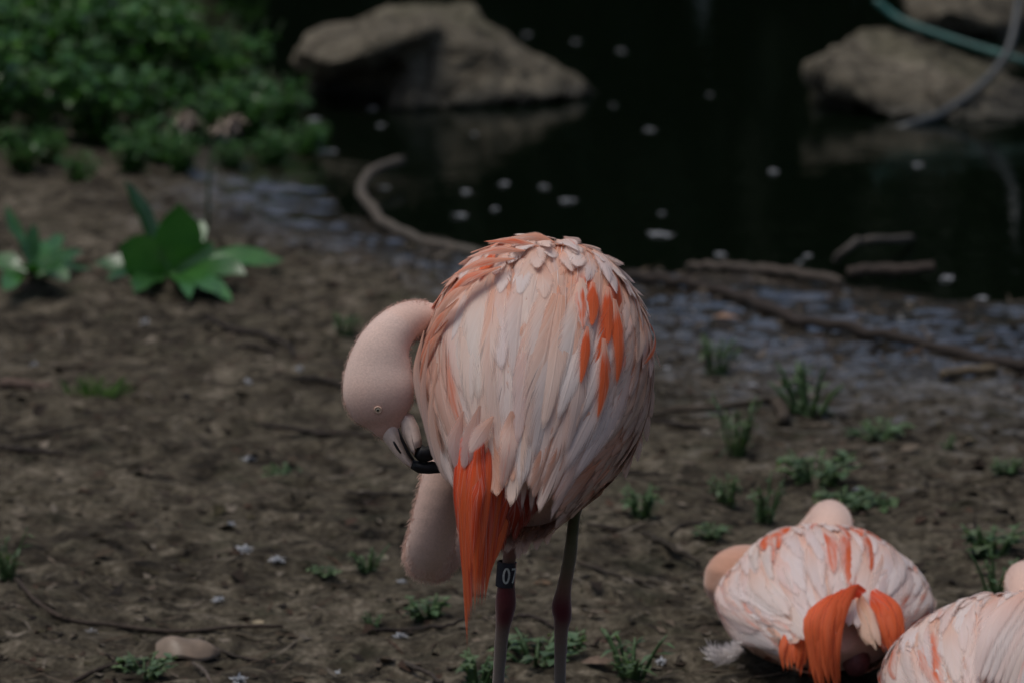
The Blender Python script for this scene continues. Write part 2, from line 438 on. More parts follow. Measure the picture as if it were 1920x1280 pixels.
r3 = [P(1690, -20, 11.9), P(1740, -60, 12.1), P(1850, -50, 12.1), P(1925, 0, 12.0), P(1900, 50, 11.85), P(1780, 20, 11.75), P(1705, 30, 11.8), P(1720, 70, 11.8), P(1900, 90, 11.85), P(1990, 40, 12.1), P(1800, 40, 12.3)]
rock('rock', 'small pale boulder behind the teal pole at the far side of the pond', [r3], b3)

# ------------------------------------------------------------------ poles, hoses, roots, branches, twigs
def cable(name, label, cat, ctrl, rad, mat, tint=(1, 1, 1), n=40, rough=0., seg=8, group=None, taper=None, kind=None):
    c = catmull(ctrl, n)
    if rough:
        c = c + np.array([[mnoise.noise(Vector((i * .35, k * 9.1, len(label)))) * rough for k in range(3)] for i in range(n)])
    rad = rad * .82
    r = np.full(n, rad) if taper is None else rad * np.interp(np.linspace(0, 1, n), *taper)
    if rough: r = r * (1 + .18 * np.array([mnoise.noise(Vector((i * .5, 3.3, len(label)))) for i in range(n)]))
    v, f = tube(c, r, seg, side=(0, .3, 1))
    base = c[len(c) // 2].copy(); base[2] = c[:, 2].min()
    o = mk(name, v, f, mat, None, base, cols=np.tile(np.array(tint, float) * .55, (len(v), 1)))
    return tag(o, label, cat, group)
M_TEAL = plain('teal_coating', (.020, .095, .083), .5, .5, 30., .25)
M_HOSE = plain('grey_hose', (.036, .042, .045), .45, .5, 60., .3)
cable('pole', 'teal coated pole lying across the low tan boulder', 'pole', [P(1640, 0, 11.25), P(1694, 40, 11.22), P(1800, 78, 11.12), P(1925, 116, 11.02), P(2020, 146, 10.95)], .0085, M_TEAL, n=24)
cable('hose', 'dark grey hose bending down over the low tan boulder into the pond', 'hose', [P(1915, -60, 11.1), P(1908, 20, 11.05), P(1888, 100, 10.97), P(1835, 165, 10.9), P(1765, 214, 10.84), P(1735, 226, 10.8), P(1690, 240, 10.78), P(1640, 262, 10.8)], .010, M_HOSE, n=50)
RT = (.20, .175, .145)
def gpath(px, dz=.006): return [on(a, b, dz) for a, b in px]
cable('root', 'pale curved root looping out of the mud at the water edge', 'root',
      [on(905, 470, .004), on(800, 440, .006), on(735, 415, .010), on(692, 385, .02), on(678, 350, .03), P(700, 318, 10.12), P(752, 303, 10.22)], .011, M_TWIG, RT, n=40, rough=.006)
cable('branch', 'bare grey branch lying along the waterline', 'branch', gpath([(1290, 478), (1340, 485), (1420, 490), (1500, 505), (1580, 530)], .012), .012, M_TWIG, (.17, .14, .115), rough=.006, taper=([0, .4, 1], [.6, 1, .7]))
cable('branch', 'short forked branch end sticking up out of the shallow water', 'branch', [G(1565, 487, -.01), G(1585, 470, .01), G(1612, 452, .02), G(1660, 450, .014), G(1708, 448, -.01)], .008, M_TWIG, (.17, .15, .13), rough=.004)
cable('driftwood', 'dark drifting stick with a broken end lying in the shallow water', 'driftwood', [G(1590, 512, -.012), G(1640, 505, -.008), G(1700, 506, -.004), G(1752, 500, .002)], .011, M_TWIG, (.11, .085, .07), rough=.004, n=24)
cable('branch', 'long thin dark branch crossing the wet mud', 'branch', gpath([(1180, 520), (1260, 530), (1340, 540), (1420, 575), (1500, 608), (1620, 630), (1760, 660), (1930, 695)], .010), .011, M_TWIG, (.075, .058, .048), rough=.007, n=70)
cable('stick', 'short tan broken stick lying on wet grey mud', 'stick', gpath([(1765, 712), (1800, 706), (1835, 704), (1868, 702)], .008), .009, M_TWIG, (.26, .20, .13), rough=.003, n=16)
cable('branch', 'dark crooked branch with a pale broken knob end', 'branch', gpath([(1190, 785), (1260, 778), (1340, 778), (1420, 770), (1452, 764), (1462, 780), (1472, 796)], .012), .010, M_TWIG, (.12, .095, .07), rough=.005, n=40, taper=([0, .6, .85, 1], [.4, .8, 1.3, 1.1]))
twigs = [([(390, 610), (440, 625), (500, 635), (540, 655), (555, 672)], .006, (.055, .042, .035), 'dark bent twig lying on bare mud behind the grass tuft'),
         ([(440, 655), (480, 660), (520, 666)], .005, (.06, .045, .036), 'short dark twig lying below the bent dark twig'),
         ([(490, 806), (560, 812), (620, 822), (700, 828)], .005, (.065, .05, .04), 'thin dark twig lying behind the preening flamingo head'),
         ([(0, 850), (60, 862), (118, 876)], .006, (.055, .042, .034), 'straight dark twig lying on open mud'),
         ([(20, 828), (90, 830), (160, 822)], .004, (.07, .055, .042), 'faint thin twig half sunk in pale mud'),
         ([(30, 1105), (70, 1145), (120, 1165), (220, 1172), (330, 1184), (440, 1184), (530, 1178)], .0045, (.105, .078, .06), 'long curving brown twig above the tan curled leaf'),
         ([(120, 1285), (170, 1268), (240, 1252)], .0045, (.09, .065, .05), 'short brown twig below the weed tuft beside the tan curled leaf'),
         ([(362, 1243), (385, 1262), (400, 1285)], .0035, (.22, .18, .15), 'pale thin stem lying below the tan curled leaf'),
         ([(380, 1190), (430, 1216), (480, 1232), (510, 1238)], .0025, (.09, .07, .055), 'hair thin twig lying beside the tan curled leaf'),
         ([(1205, 1012), (1250, 1035), (1310, 1062)], .006, (.07, .055, .038), 'dark twig lying beside the weed near the resting flamingo'),
         ([(1100, 1000), (1160, 1003), (1230, 1000)], .0035, (.07, .052, .04), 'thin twig lying on mud beyond the flamingo leg'),
         ([(650, 940), (720, 942), (800, 936)], .004, (.06, .046, .036), 'thin dark twig lying behind the hanging neck loop'),
         ([(700, 1190), (760, 1180), (830, 1188), (870, 1190)], .004, (.06, .045, .036), 'thin dark twig lying beyond the long tail feather tip'),
         ([(710, 1235), (770, 1258), (830, 1285)], .005, (.10, .08, .065), 'brown twig lying aslant on littered mud left of the banded leg'),
         ([(960, 1170), (1000, 1180), (1060, 1190)], .0035, (.08, .06, .05), 'thin twig lying between the two flamingo legs'),
         ([(1100, 905), (1180, 900), (1260, 905)], .004, (.06, .046, .036), 'thin dark twig lying on mud beyond the standing belly'),
         ([(1215, 790), (1280, 800), (1350, 808)], .004, (.055, .042, .034), 'thin dark twig lying below the crooked branch'),
         ([(0, 532), (50, 540), (100, 552)], .008, (.15, .125, .10), 'pale stick lying under the broad leaved dock'),
         ([(560, 730), (610, 728), (650, 735)], .006, (.05, .04, .032), 'short dark twig lying behind the flamingo crown'),
         ([(1255, 1010), (1290, 995), (1330, 1000)], .003, (.06, .045, .035), 'thin arched twig lying behind the resting flamingo'),
         ([(1080, 1070), (1150, 1085), (1230, 1100)], .0035, (.075, .058, .044), 'thin twig lying on mud left of the resting flamingo')]
for ctrl, r_, tint_, lab in twigs:
    cable('twig', lab, 'twig', gpath(ctrl, r_ * .9 + .0022), r_, M_TWIG, tint_, n=24, rough=r_ * .7, taper=([0, .3, 1], [.7, 1, .55]))
bark = gpath([(0, 738), (40, 738), (95, 736)], .006)
cable('stick', 'flat reddish stick lying beside the green grass tuft', 'stick', bark, .011, M_TWIG, (.26, .18, .14), n=14, rough=.003)

# ------------------------------------------------------------------ plants
def leaf_geo(base, direction, up, L, w, bend=.25, fold=.25, nseg=4, shape=(0, .6, 1, .75, 0)):
    """one leaf blade with a folded midrib: verts, faces"""
    d = unit(direction); s = unit(np.cross(d, up)); n = np.cross(s, d)
    V = []; Fc = []
    for i in range(nseg + 1):
        t = i / nseg
        c = np.asarray(base) + d * L * t * (1 - .25 * bend * t) - n * 0 + np.array([0, 0, -1.]) * bend * L * t * t * .8
        ww = w * np.interp(t, np.linspace(0, 1, len(shape)), shape) + .0004
        V += [c - s * ww + n * ww * fold, c, c + s * ww + n * ww * fold]
    for i in range(nseg):
        a = i * 3
        Fc += [[a, a + 1, a + 4, a + 3], [a + 1, a + 2, a + 5, a + 4]]
    return np.array(V), Fc
def plant_mesh(seed, n, rad, hgt, L, w, upright=.5, nseg=2):
    r = random.Random(seed); b = MB(); st = MB()
    for i in range(max(3, n // 7)):
        a = r.uniform(0, 2 * math.pi); rr = rad * r.uniform(.1, .8)
        top = np.array([math.cos(a) * rr, math.sin(a) * rr, hgt * r.uniform(.5, 1)])
        ctr = catmull([np.array([top[0] * .15, top[1] * .15, -.01]), np.array([top[0] * .6, top[1] * .6, top[2] * .6]), top], 5)
        v, f = tube(ctr, [.0022, .002, .0018, .0014, .0008], 4); st.add(v, f, c=(.9, 1, .8))
        for k in range(7):
            t = r.uniform(.25, 1.0); p = ctr[min(4, int(t * 4))]
            aa = a + r.uniform(-2.2, 2.2); el = r.uniform(-.2, .5) + upright * r.uniform(0, 1)
            d = np.array([math.cos(aa) * math.cos(el), math.sin(aa) * math.cos(el), math.sin(el)])
            g = r.uniform(.7, 1.3)
            v, f = leaf_geo(p, d, (0, 0, 1), L * r.uniform(.6, 1.2), w * r.uniform(.7, 1.2), r.uniform(.0, .6), .3, nseg)
            b.add(v, f, c=(g * r.uniform(.85, 1.15), g, g * r.uniform(.8, 1.1)))
    return b, st
def as_meshes(b, st, mat):
    v, f, uv, c = b.arr(); m1 = new_mesh('foliage', v, f, mat, cols=c)
    v, f, uv, c = st.arr(); m2 = new_mesh('stem', v, f, mat, cols=c)
    return m1, m2
def put_plant(name, label, cat, meshes, loc, rz, s, group=None, sz=None):
    t = thing(name, label, cat, loc, group); t.rotation_euler = (0, 0, rz); t.scale = (s, s, sz or s)
    o = bpy.data.objects.new('foliage', meshes[0]); col.objects.link(o); o.parent = t; o['kind'] = 'stuff'
    o = bpy.data.objects.new('stem', meshes[1]); col.objects.link(o); o.parent = t
    return t
# dense leafy shrubs on the bank left of the pond
shr = [as_meshes(*plant_mesh(40 + k, 340, .18, .25, .040, .014, .1, 3), M_LEAF) for k in range(4)]
shrubs = [(-30, 265, 1.0), (80, 262, .9), (180, 268, .85), (275, 258, .8), (375, 262, .75), (465, 250, .65), (535, 225, .5), (20, 200, 1.1), (130, 195, 1.1), (240, 190, 1.05), (340, 185, .95), (435, 195, .75),
          (-20, 120, 1.1), (90, 120, 1.1), (190, 110, 1.05), (290, 110, .85), (30, 50, 1.1), (130, 45, 1.0), (225, 40, .85), (0, -20, 1.1), (120, -40, 1.0), (250, -50, .8), (370, -50, .6), (470, -35, .45),
          (40, 318, .42), (150, 330, .38), (250, 322, .42), (340, 315, .36), (430, 300, .42), (510, 292, .40), (575, 268, .36), (600, 240, .30), (90, 300, .5), (300, 300, .5)]
for k, (px, py, s) in enumerate(shrubs):
    front = py > 215
    put_plant('leafy_shrub', 'low glossy green shrub along the front edge of the pond-side thicket' if front else 'low glossy green shrub inside the pond-side thicket behind its front edge', 'shrub', shr[k % 4], on(px, py, -.01), rng.uniform(0, 6.28), s * (random.Random(k).uniform(.65, 1.1) if front else 1.),
              'shrubs at the front edge of the thicket' if front else 'shrubs deeper in the thicket')
# weeds scattered over the mud
wee = [as_meshes(*plant_mesh(70, 90, .050, .045, .013, .0042, .4, 2), M_WEED), as_meshes(*plant_mesh(71, 70, .045, .065, .020, .0020, .9, 2), M_WEED), as_meshes(*plant_mesh(72, 110, .060, .028, .014, .0055, .1, 2), M_WEED), as_meshes(*plant_mesh(73, 80, .045, .055, .011, .0028, .6, 2), M_WEED)]
weeds = [(1340, 695, 1.4, 'wispy green weed growing on wet mud between two branches'), (1515, 775, 1.8, 'tall green weed growing beyond the crooked branch'), (1528, 905, 1.8, 'bushy green weed growing behind the resting flamingo head'), (1645, 815, 1.2, 'grey green weed growing on mud beside a pale pebble'), (1380, 855, 1.35, 'green weed growing just below the crooked branch'),
         (1205, 978, 1.7, 'green weed growing at the end of a dark twig'), (1365, 945, 1.0, 'small weed growing beyond the long white feather'), (1432, 988, 1.4, 'dark green weed growing behind the orange streaked resting flamingo'), (1630, 948, 1.35, 'broad weed growing right behind the resting flamingo neck'), (1580, 955, 1.0, 'low weed touching the resting flamingo neck knob'),
         (1780, 838, .6, 'tiny weed growing on open grey mud'), (1890, 885, .9, 'lone weed growing on brown mud between the tan stick and the wide weed patch'), (1855, 1050, 1.9, 'wide weed patch growing between the two resting flamingos'), (1870, 1110, 1.4, 'weed patch growing beside the pale-winged resting flamingo'), (1330, 1010, .8, 'flat weed growing behind the tucked neck of the resting flamingo'),
         (1005, 1245, 1.3, 'green weed growing between the two flamingo legs'), (1185, 1272, 1.4, 'green weed growing right of the unbanded leg'), (895, 1285, 1.2, 'pale round leaved weed growing left of the banded leg'), (805, 1165, 1.1, 'green weed growing behind the long tail feathers'), (688, 1075, .9, 'small weed growing behind the hanging neck loop'),
         (270, 1260, 1.3, 'green weed tuft growing against the tan curled leaf'), (530, 895, .8, 'small faded weed growing beside a white down feather'), (15, 1092, 1.0, 'mossy weed growing at the end of the long curving twig'), (645, 625, .9, 'faint green weed growing behind the flamingo neck'), (1080, 1225, .9, 'small weed growing behind the unbanded leg'), (700, 1180, .7, 'small dark weed growing on littered mud'), (610, 1085, .5, 'tiny seedling weed growing on bare mud')]
for k, (px, py, s, lab) in enumerate(weeds):
    put_plant('weed', lab, 'weed', wee[(k * 7 + k // 3) % 4], on(px, py, -.004), rng.uniform(0, 6.28), s * rng.uniform(.75, 1.15), None, s * rng.uniform(.6, 1.15))
# grass tuft
gb, gs = MB(), MB()
gp = on(170, 755)
for i in range(90):
    a = rng.uniform(0, 6.28); rr = rng.uniform(0, .035)
    d = np.array([math.cos(a) * .5 + .1, math.sin(a) * .5, 1.0])
    v, f = leaf_geo(gp + np.array([math.cos(a) * rr + rng.choice((0, .02)), math.sin(a) * rr, -.004]), d, (math.cos(a + 1.57), math.sin(a + 1.57), .1), rng.uniform(.03, .055), .0016, rng.uniform(.1, .7), .2, 3, (.6, 1, .8, .4, 0))
    g = rng.uniform(.9, 1.6); gb.add(v, f, c=(g, g * 1.1, g * .7))
tt = thing('grass_tuft', 'bright green tuft of short grass beside a flat reddish stick', 'grass', gp)
o = gb.build('blades', M_WEED, tt, gp); o['kind'] = 'stuff'
# broad-leaved dock plants
def dock(label, base, leaves):
    t = thing('dock_plant', label, 'plant', base)
    for (px, py, dd, w, up, bend) in leaves:
        tip = P(px, py, base[1] + dd)
        d = tip - base; L = np.linalg.norm(d)
        shape = (.12, .35, .85, 1, .95, .7, 0)
        g = rng.uniform(.65, 1.7)
        d2 = d + np.array([0, 0, bend * L * .8])
        v, f = leaf_geo(base + unit(d) * .01, d2, up, L * 1.03, w, bend, .22, 8, shape)
        v = v + np.array([[mnoise.noise(Vector(q * 28 + k)) * .007 for k in (0, 5, 9)] for q in v])
        v[:, 2] = np.maximum(v[:, 2], ground_z(v[:, 0], v[:, 1]) + .003)
        mk('leaf', v, f, M_DOCK, t, base, cols=np.tile((g, g, g), (len(v), 1)))
    return t
dk = on(320, 525)
dock('broad leaved dock plant with one tall upright leaf on the mud', dk, [
    (238, 348, .02, .030, (1, -.35, .1), .02), (340, 392, -.02, .038, (.3, -1, .8), .05), (222, 460, -.10, .038, (.2, -1, .4), .15), (378, 418, .10, .024, (.2, -.5, 1), .1), (530, 482, .06, .024, (0, -.5, 1), .25), (500, 466, .14, .02, (.2, -.4, 1), .2),
    (470, 505, -.12, .024, (0, -.6, 1), .3), (410, 545, -.22, .022, (0, -.4, 1), .3), (170, 488, .05, .022, (0, -.6, 1), .3), (250, 545, -.2, .024, (0, -.5, 1), .3), (290, 420, .15, .024, (.3, -.6, .6), .1), (440, 560, -.2, .018, (0, -.3, 1), .3), (360, 555, -.24, .018, (.2, -.4, 1), .3), (195, 520, -.12, .02, (0, -.4, 1), .3), (400, 455, .0, .02, (.4, -.7, .8), .15)])
dk2 = on(60, 525)
dock('low dock plant with pale shining leaf tips beside the tall dock', dk2, [
    (15, 395, .1, .015, (1, -.8, .3), .05), (60, 425, .05, .016, (.8, -1, .4), .08), (105, 505, -.22, .026, (0, -.8, 1), .15), (150, 470, .1, .016, (-.2, -1, .6), .12), (40, 500, -.2, .018, (0, -.6, 1), .2), (-30, 480, .05, .022, (0, -.6, 1), .25), (5, 540, -.25, .020, (0, -.5, 1), .3), (115, 440, .2, .016, (0, -.7, .8), .1), (85, 455, .1, .016, (.3, -.7, .6), .1), (130, 520, -.1, .016, (0, -.5, 1), .3), (170, 500, .05, .015, (0, -.5, 1), .3)])
# dry flower stalk behind the dock
sb = on(388, 430)
st_t = thing('flower_stalk', 'thin upright stalk with pale dried flower heads behind the dock', 'plant', sb)
v, f = tube(catmull([sb - (0, 0, .01), sb + (.004, 0, .09), P(400, 250, sb[1] + .02)], 12), .0035, 6); mk('stalk', v, f, M_WEED, st_t, sb, cols=np.tile((.5, .5, .4), (len(v), 1)))
for (hx, hy) in ((350, 222), (418, 238), (440, 225)):
    hp = P(hx, hy, sb[1] + .02); b = MB()
    v, f = tube(catmull([P(400, 262, sb[1] + .02), (P(400, 250, sb[1] + .02) + hp) / 2 + np.array([0, 0, .01]), hp], 6), .002, 5); b.add(v, f, c=(.2, .22, .12))
    for k in range(40):
        d = unit([rng.gauss(0, 1), rng.gauss(0, 1), rng.gauss(.3, .7)])
        v, f = leaf_geo(hp + d * .006, d + np.array([0, 0, -.2]), (0.1, .2, 1), rng.uniform(.014, .024), .006, .4, .3, 2); b.add(v, f, c=(.34, .28, .23))
    b.build('flower_head', M_LITTER, st_t, sb)

# litter of leaf scraps, bark chips and crumbs over the mud
lb = MB()
def chip(p, L, w, a, tilt, c):
    d = np.array([math.cos(a), math.sin(a), tilt]); v, f = leaf_geo(p, d, (rng.uniform(-.4, .4), rng.uniform(-.4, .4), 1), L, w, rng.uniform(-.3, .6), rng.uniform(-.5, .7), 2)
    lb.add(v, f, c=c)
N = 9500
lx = nrng.uniform(-1.0, 1.0, N); ly = 6.3 + 3.3 * nrng.random(N) ** 1.15
lsd = pond_sd(lx, ly); lz = ground_z(lx, ly, lsd)
for i in range(N):
    if lsd[i] < .02 or abs(lx[i]) > ly[i] * .11: continue
    k = rng.random(); s = rng.uniform(.5, 1.3)
    cc = rng.choice([(.05, .035, .025), (.09, .065, .045), (.12, .09, .06), (.035, .026, .02), (.20, .16, .12), (.10, .06, .04), (.07, .06, .03), (.28, .24, .19)])
    g = rng.uniform(.7, 1.2); cc = tuple(x * g * .6 for x in cc)
    a = rng.gauss(0, .7) + (math.pi if k < .5 else 0)
    if k < .45: chip((lx[i], ly[i], lz[i] + .001), .016 * s, .0045 * s, a, rng.uniform(0, .35), cc)
    elif k < .92: chip((lx[i], ly[i], lz[i] + .001), .046 * s, .0015 * s, a, rng.uniform(0, .15), cc)
    else: chip((lx[i], ly[i], lz[i] + .001), .024 * s, .009 * s, a, rng.uniform(0, .3), cc)
o = lb.build('leaf_litter', M_LITTER); tag(o, 'scraps of dead leaf and bark strewn over the mud', 'leaf litter', kind='stuff')

# tan shell-like leaf lying in the foreground
def shell():
    p = on(350, 1225)
    b = MB(); n, m = 14, 10
    V = []; Fc = []
    for i in range(n):
        t = i / (n - 1)
        for j in range(m):
            s = j / (m - 1) * 2 - 1
            w = .030 * math.sin(math.pi * min(1, t * .9 + .12)) ** .6 * (1 - .5 * max(0, t - .6) / .4)
            x = -.038 + .080 * t
            z = .022 * math.sin(math.pi * (t * .8 + .18)) * (1 - .85 * s * s) + .004 + .003 * math.sin(9 * t + 2 * s)
            V.append(p + np.array([x, s * w, z]))
    for i in range(n - 1):
        for j in range(m - 1):
            a = i * m + j; Fc.append([a, a + 1, a + m + 1, a + m])
    k = len(V); V = V + [v - np.array([0, 0, .003]) for v in V]; Fc = Fc + [[q + k for q in f[::-1]] for f in Fc]
    V = np.array(V); c = np.tile((.22, .165, .12), (len(V), 1)) * (1 - .35 * ((V[:, 0] - p[0]) > .034))[:, None]
    tag(mk('curled_leaf', V, Fc, tint_material('dry_leaf', .45, 50., .25, .3, .003, .4), None, p, cols=c), 'pale tan curled shell-like leaf arched over the mud', 'leaf')
shell()

# white feathers dropped on the mud and afloat on the pond
def down_mesh(seed, n, L, flat):
    r = random.Random(seed); b = MB()
    for i in range(n):
        a = r.uniform(0, 6.28); el = r.uniform(0, .5 if flat else 1.2)
        d = np.array([math.cos(a) * math.cos(el), math.sin(a) * math.cos(el), math.sin(el)])
        v, f = leaf_geo((0, 0, .001), d, (r.uniform(-.5, .5), r.uniform(-.5, .5), 1), L * r.uniform(.5, 1), L * .11, r.uniform(0, .6), .3, 2)
        b.add(v, f, c=(.50, .52, .55))
    v, f, uv, c = b.arr(); return new_mesh('down_feather', v, f, M_DOWN, cols=c)
dm = [down_mesh(90 + k, 26, .014, k > 2) for k in range(6)]
land = [(468, 872, 1.2), (430, 990, 1.0), (460, 1050, 1.6), (520, 1064, 1.1), (272, 606, 1.0), (175, 1180, .9), (410, 1125, .9), (445, 1278, 1.3), (630, 1252, .9), (1412, 714, .8), (1607, 922, .8), (755, 1092, .9), (750, 1195, 1.0), (65, 700, .8), (465, 735, .8), (1100, 920, .7), (560, 705, .8), (1250, 690, .7), (1690, 600, .6), (1440, 690, .6), (1240, 1245, .9)]
for k, (px, py, s) in enumerate(land):
    o = bpy.data.objects.new('down_feather', dm[k % 3]); col.objects.link(o); o.location = tuple(on(px, py, .0015)); o.rotation_euler = (0, 0, rng.uniform(0, 6)); o.scale = (s, s, s * .7)
    tag(o, 'small white down feather lying on the mud', 'feather', 'white down feathers on the mud')
afloat = [(1165, 95, 1.0), (988, 65, 1.1), (890, 252, 1.1), (1218, 243, 1.0), (1150, 198, .9), (715, 236, 1.2), (980, 188, 1.2), (1450, 322, 1.5), (1722, 310, 1.5), (1238, 440, 1.7), (945, 345, 1.2), (875, 360, 1.3), (1020, 350, .9), (928, 392, 1.3), (862, 404, 1.3), (1065, 376, 1.2), (1330, 178, .7), (1350, 478, 1.4), (1690, 450, 1.0), (1775, 522, 1.2), (1515, 480, .7), (1240, 400, 1.0), (720, 352, 1.1), (700, 205, 1.0), (1080, 78, .8), (1840, 560, 1.0), (590, 225, 1.5), (612, 285, 1.4), (1500, 492, .8)]
for k, (px, py, s) in enumerate(afloat):
    p = G(px, py, WATER_Z + .002)
    o = bpy.data.objects.new('floating_feather', dm[3 + k % 3]); col.objects.link(o); o.location = tuple(p); o.rotation_euler = (0, 0, rng.uniform(0, 6)); s *= rng.uniform(.5, 1.0); o.scale = (s * rng.uniform(.9, 1.7), s, s * .5)
    tag(o, 'small white down feather floating on the black pond', 'feather', 'white feathers afloat on the pond')
def leaf_obj(name, label, px, py, L, w, c, water=False, rz=0.):
    p = G(px, py, WATER_Z + .003) if water else on(px, py, .003)
    v, f = leaf_geo(p, (math.cos(rz), math.sin(rz), .04), (0, -.15, 1), L, w, .1, .3, 5, (.1, .7, 1, .8, .4, 0))
    tag(mk(name, v, f, M_LITTER, None, p, cols=np.tile(c, (len(v), 1))), label, 'leaf')
leaf_obj('floating_leaf', 'pale yellow green leaf floating on the pond behind the thicket', 335, 36, .07, .02, (.42, .44, .36), True)
leaf_obj('fallen_leaf', 'tiny tan fallen leaf lying above the long curving twig', 472, 1160, .022, .006, (.36, .30, .2))
leaf_obj('fallen_leaf', 'small brown leaf lying on mud between the two hock joints', 1000, 1100, .03, .008, (.12, .08, .05))
leaf_obj('fallen_leaf', 'pale pebble-like leaf on mud beside the grey green weed', 1662, 815, .026, .008, (.42, .38, .28))
leaf_obj('fallen_leaf', 'orange brown leaf lying on the wet mud by the branch', 1340, 594, .04, .011, (.28, .17, .11))
leaf_obj('fallen_leaf', 'dull red brown leaf below the weed between the legs', 1090, 1262, .05, .012, (.17, .12, .09))

# ------------------------------------------------------------------ far bank shrubs (seen mirrored in the pond)
def bank_shrub_meshes(seed, h=1.9, rad=.88):
    r = random.Random(seed); b = MB()
    for k in range(8):
        a = r.uniform(0, 6.28); e = np.array([math.cos(a) * rad * .6, math.sin(a) * rad * .5, h * r.uniform(.5, .85)])
        v, f = tube(catmull([np.zeros(3), e / 2 + np.array([0, 0, .15]), e], 6), np.linspace(.03, .008, 6), 5); b.add(v, f, c=(.09, .07, .05))
    v, f, uv, c = b.arr(); m1 = new_mesh('trunk', v, f, M_TWIG, cols=c)
    b = MB()
    for k in range(2600):
        d = unit([r.gauss(0, 1), r.gauss(0, 1), r.gauss(0, 1)]) * r.random() ** .4
        p = np.array([d[0] * rad, d[1] * rad * .7, h * .45 + d[2] * h * .55])
        if p[2] < .02: p[2] = r.uniform(.02, .3)
        a = r.uniform(0, 6.28); g = r.uniform(.6, 1.4)
        v, f = leaf_geo(p, (math.cos(a), math.sin(a), r.uniform(-.9, .3)), (r.uniform(-1, 1), r.uniform(-1, 1), 1), .16, .045, .3, .3, 2)
        b.add(v, f, c=(g, g, g))
    v, f, uv, c = b.arr(); return m1, new_mesh('crown', v, f, M_HEDGE, cols=c)
BS = [bank_shrub_meshes(300 + k) for k in range(3)]
def bank_shrub(label, x, y, h, rad, k):
    t = thing('bank_shrub', label, 'shrub', (x, y, gz(x, y) - .05), 'shrubs on the far bank')
    t.rotation_euler = (0, 0, k * 2.4 % 6.28); t.scale = (rad / .88, rad / .88, h / 1.9)
    for nm, me_ in zip(('trunk', 'crown'), BS[k % 3]):
        o = bpy.data.objects.new(nm, me_); col.objects.link(o); o.parent = t
        if nm == 'crown': o['kind'] = 'stuff'
bank = [(-4.4 + 1.02 * k + .2 * ((k * 7) % 3 - 1), 14.5 + .5 * (k % 2), 1.75 + .16 * ((k * 5) % 4), .85) for k in range(12)]
bank += [(-3.9 + 1.0 * k, 15.6, 2.1, .9) for k in range(11)]
bank += [(-3.2, 13.9, 1.6, .8), (-2.3, 13.3, 1.5, .7), (-3.0, 12.6, 1.5, .8)]
for k, (x, y, h, rad) in enumerate(bank):
    bank_shrub('dense dark shrub on the far bank mirrored in the pond', x, y, h, rad, k)

# ------------------------------------------------------------------ flamingos
WHITE = (.84, .745, .71); PALE = (.82, .62, .54); PINK = (.78, .46, .35); BEIGE = (.60, .40, .31); ORANGE = (.78, .22, .08)
RED = (.80, .12, .028); DEEP = (.32, .035, .015); LILAC = (.76, .595, .545)
def jit(c, a=.035):
    g = 1 + rng.uniform(-a, a); return tuple(min(.95, max(0, x * g * (1 + rng.uniform(-a, a) * .4))) for x in c)
def vane(cen, nor, W, pointed=1.0, camber=.12, Rc=.12, nv=5, twist=0., root=.35, wave=0.):
    """feather blade along a centre line: verts, faces, uvs"""
    cen = np.asarray(cen); n = len(cen)
    T = np.gradient(cen, axis=0); T /= np.linalg.norm(T, axis=1)[:, None] + 1e-12
    V = []; UV = []
    ph = rng.uniform(0, 6.28)
    for i in range(n):
        t = i / (n - 1)
        w = min(1, root + (1 - root) * 2.4 * t)
        if t > .42: w *= max(0, 1 - ((t - .42) / .58) ** (2.7 / pointed)) ** .85
        w = W * max(w, .02)
        s = unit(np.cross(T[i], nor[i])); nn = unit(np.cross(s, T[i]))
        for j in range(nv):
            q = j / (nv - 1) * 2 - 1
            V.append(cen[i] + s * w * q + nn * (-(w * q) ** 2 / (2 * Rc) - camber * w * q * q + twist * w * q + wave * w * math.sin(5 * t + ph) * q))
            UV.append((t, (q + 1) / 2))
    Fc = [[i * nv + j, i * nv + j + 1, (i + 1) * nv + j + 1, (i + 1) * nv + j] for i in range(n - 1) for j in range(nv - 1)]
    return np.array(V), Fc, np.array(UV)

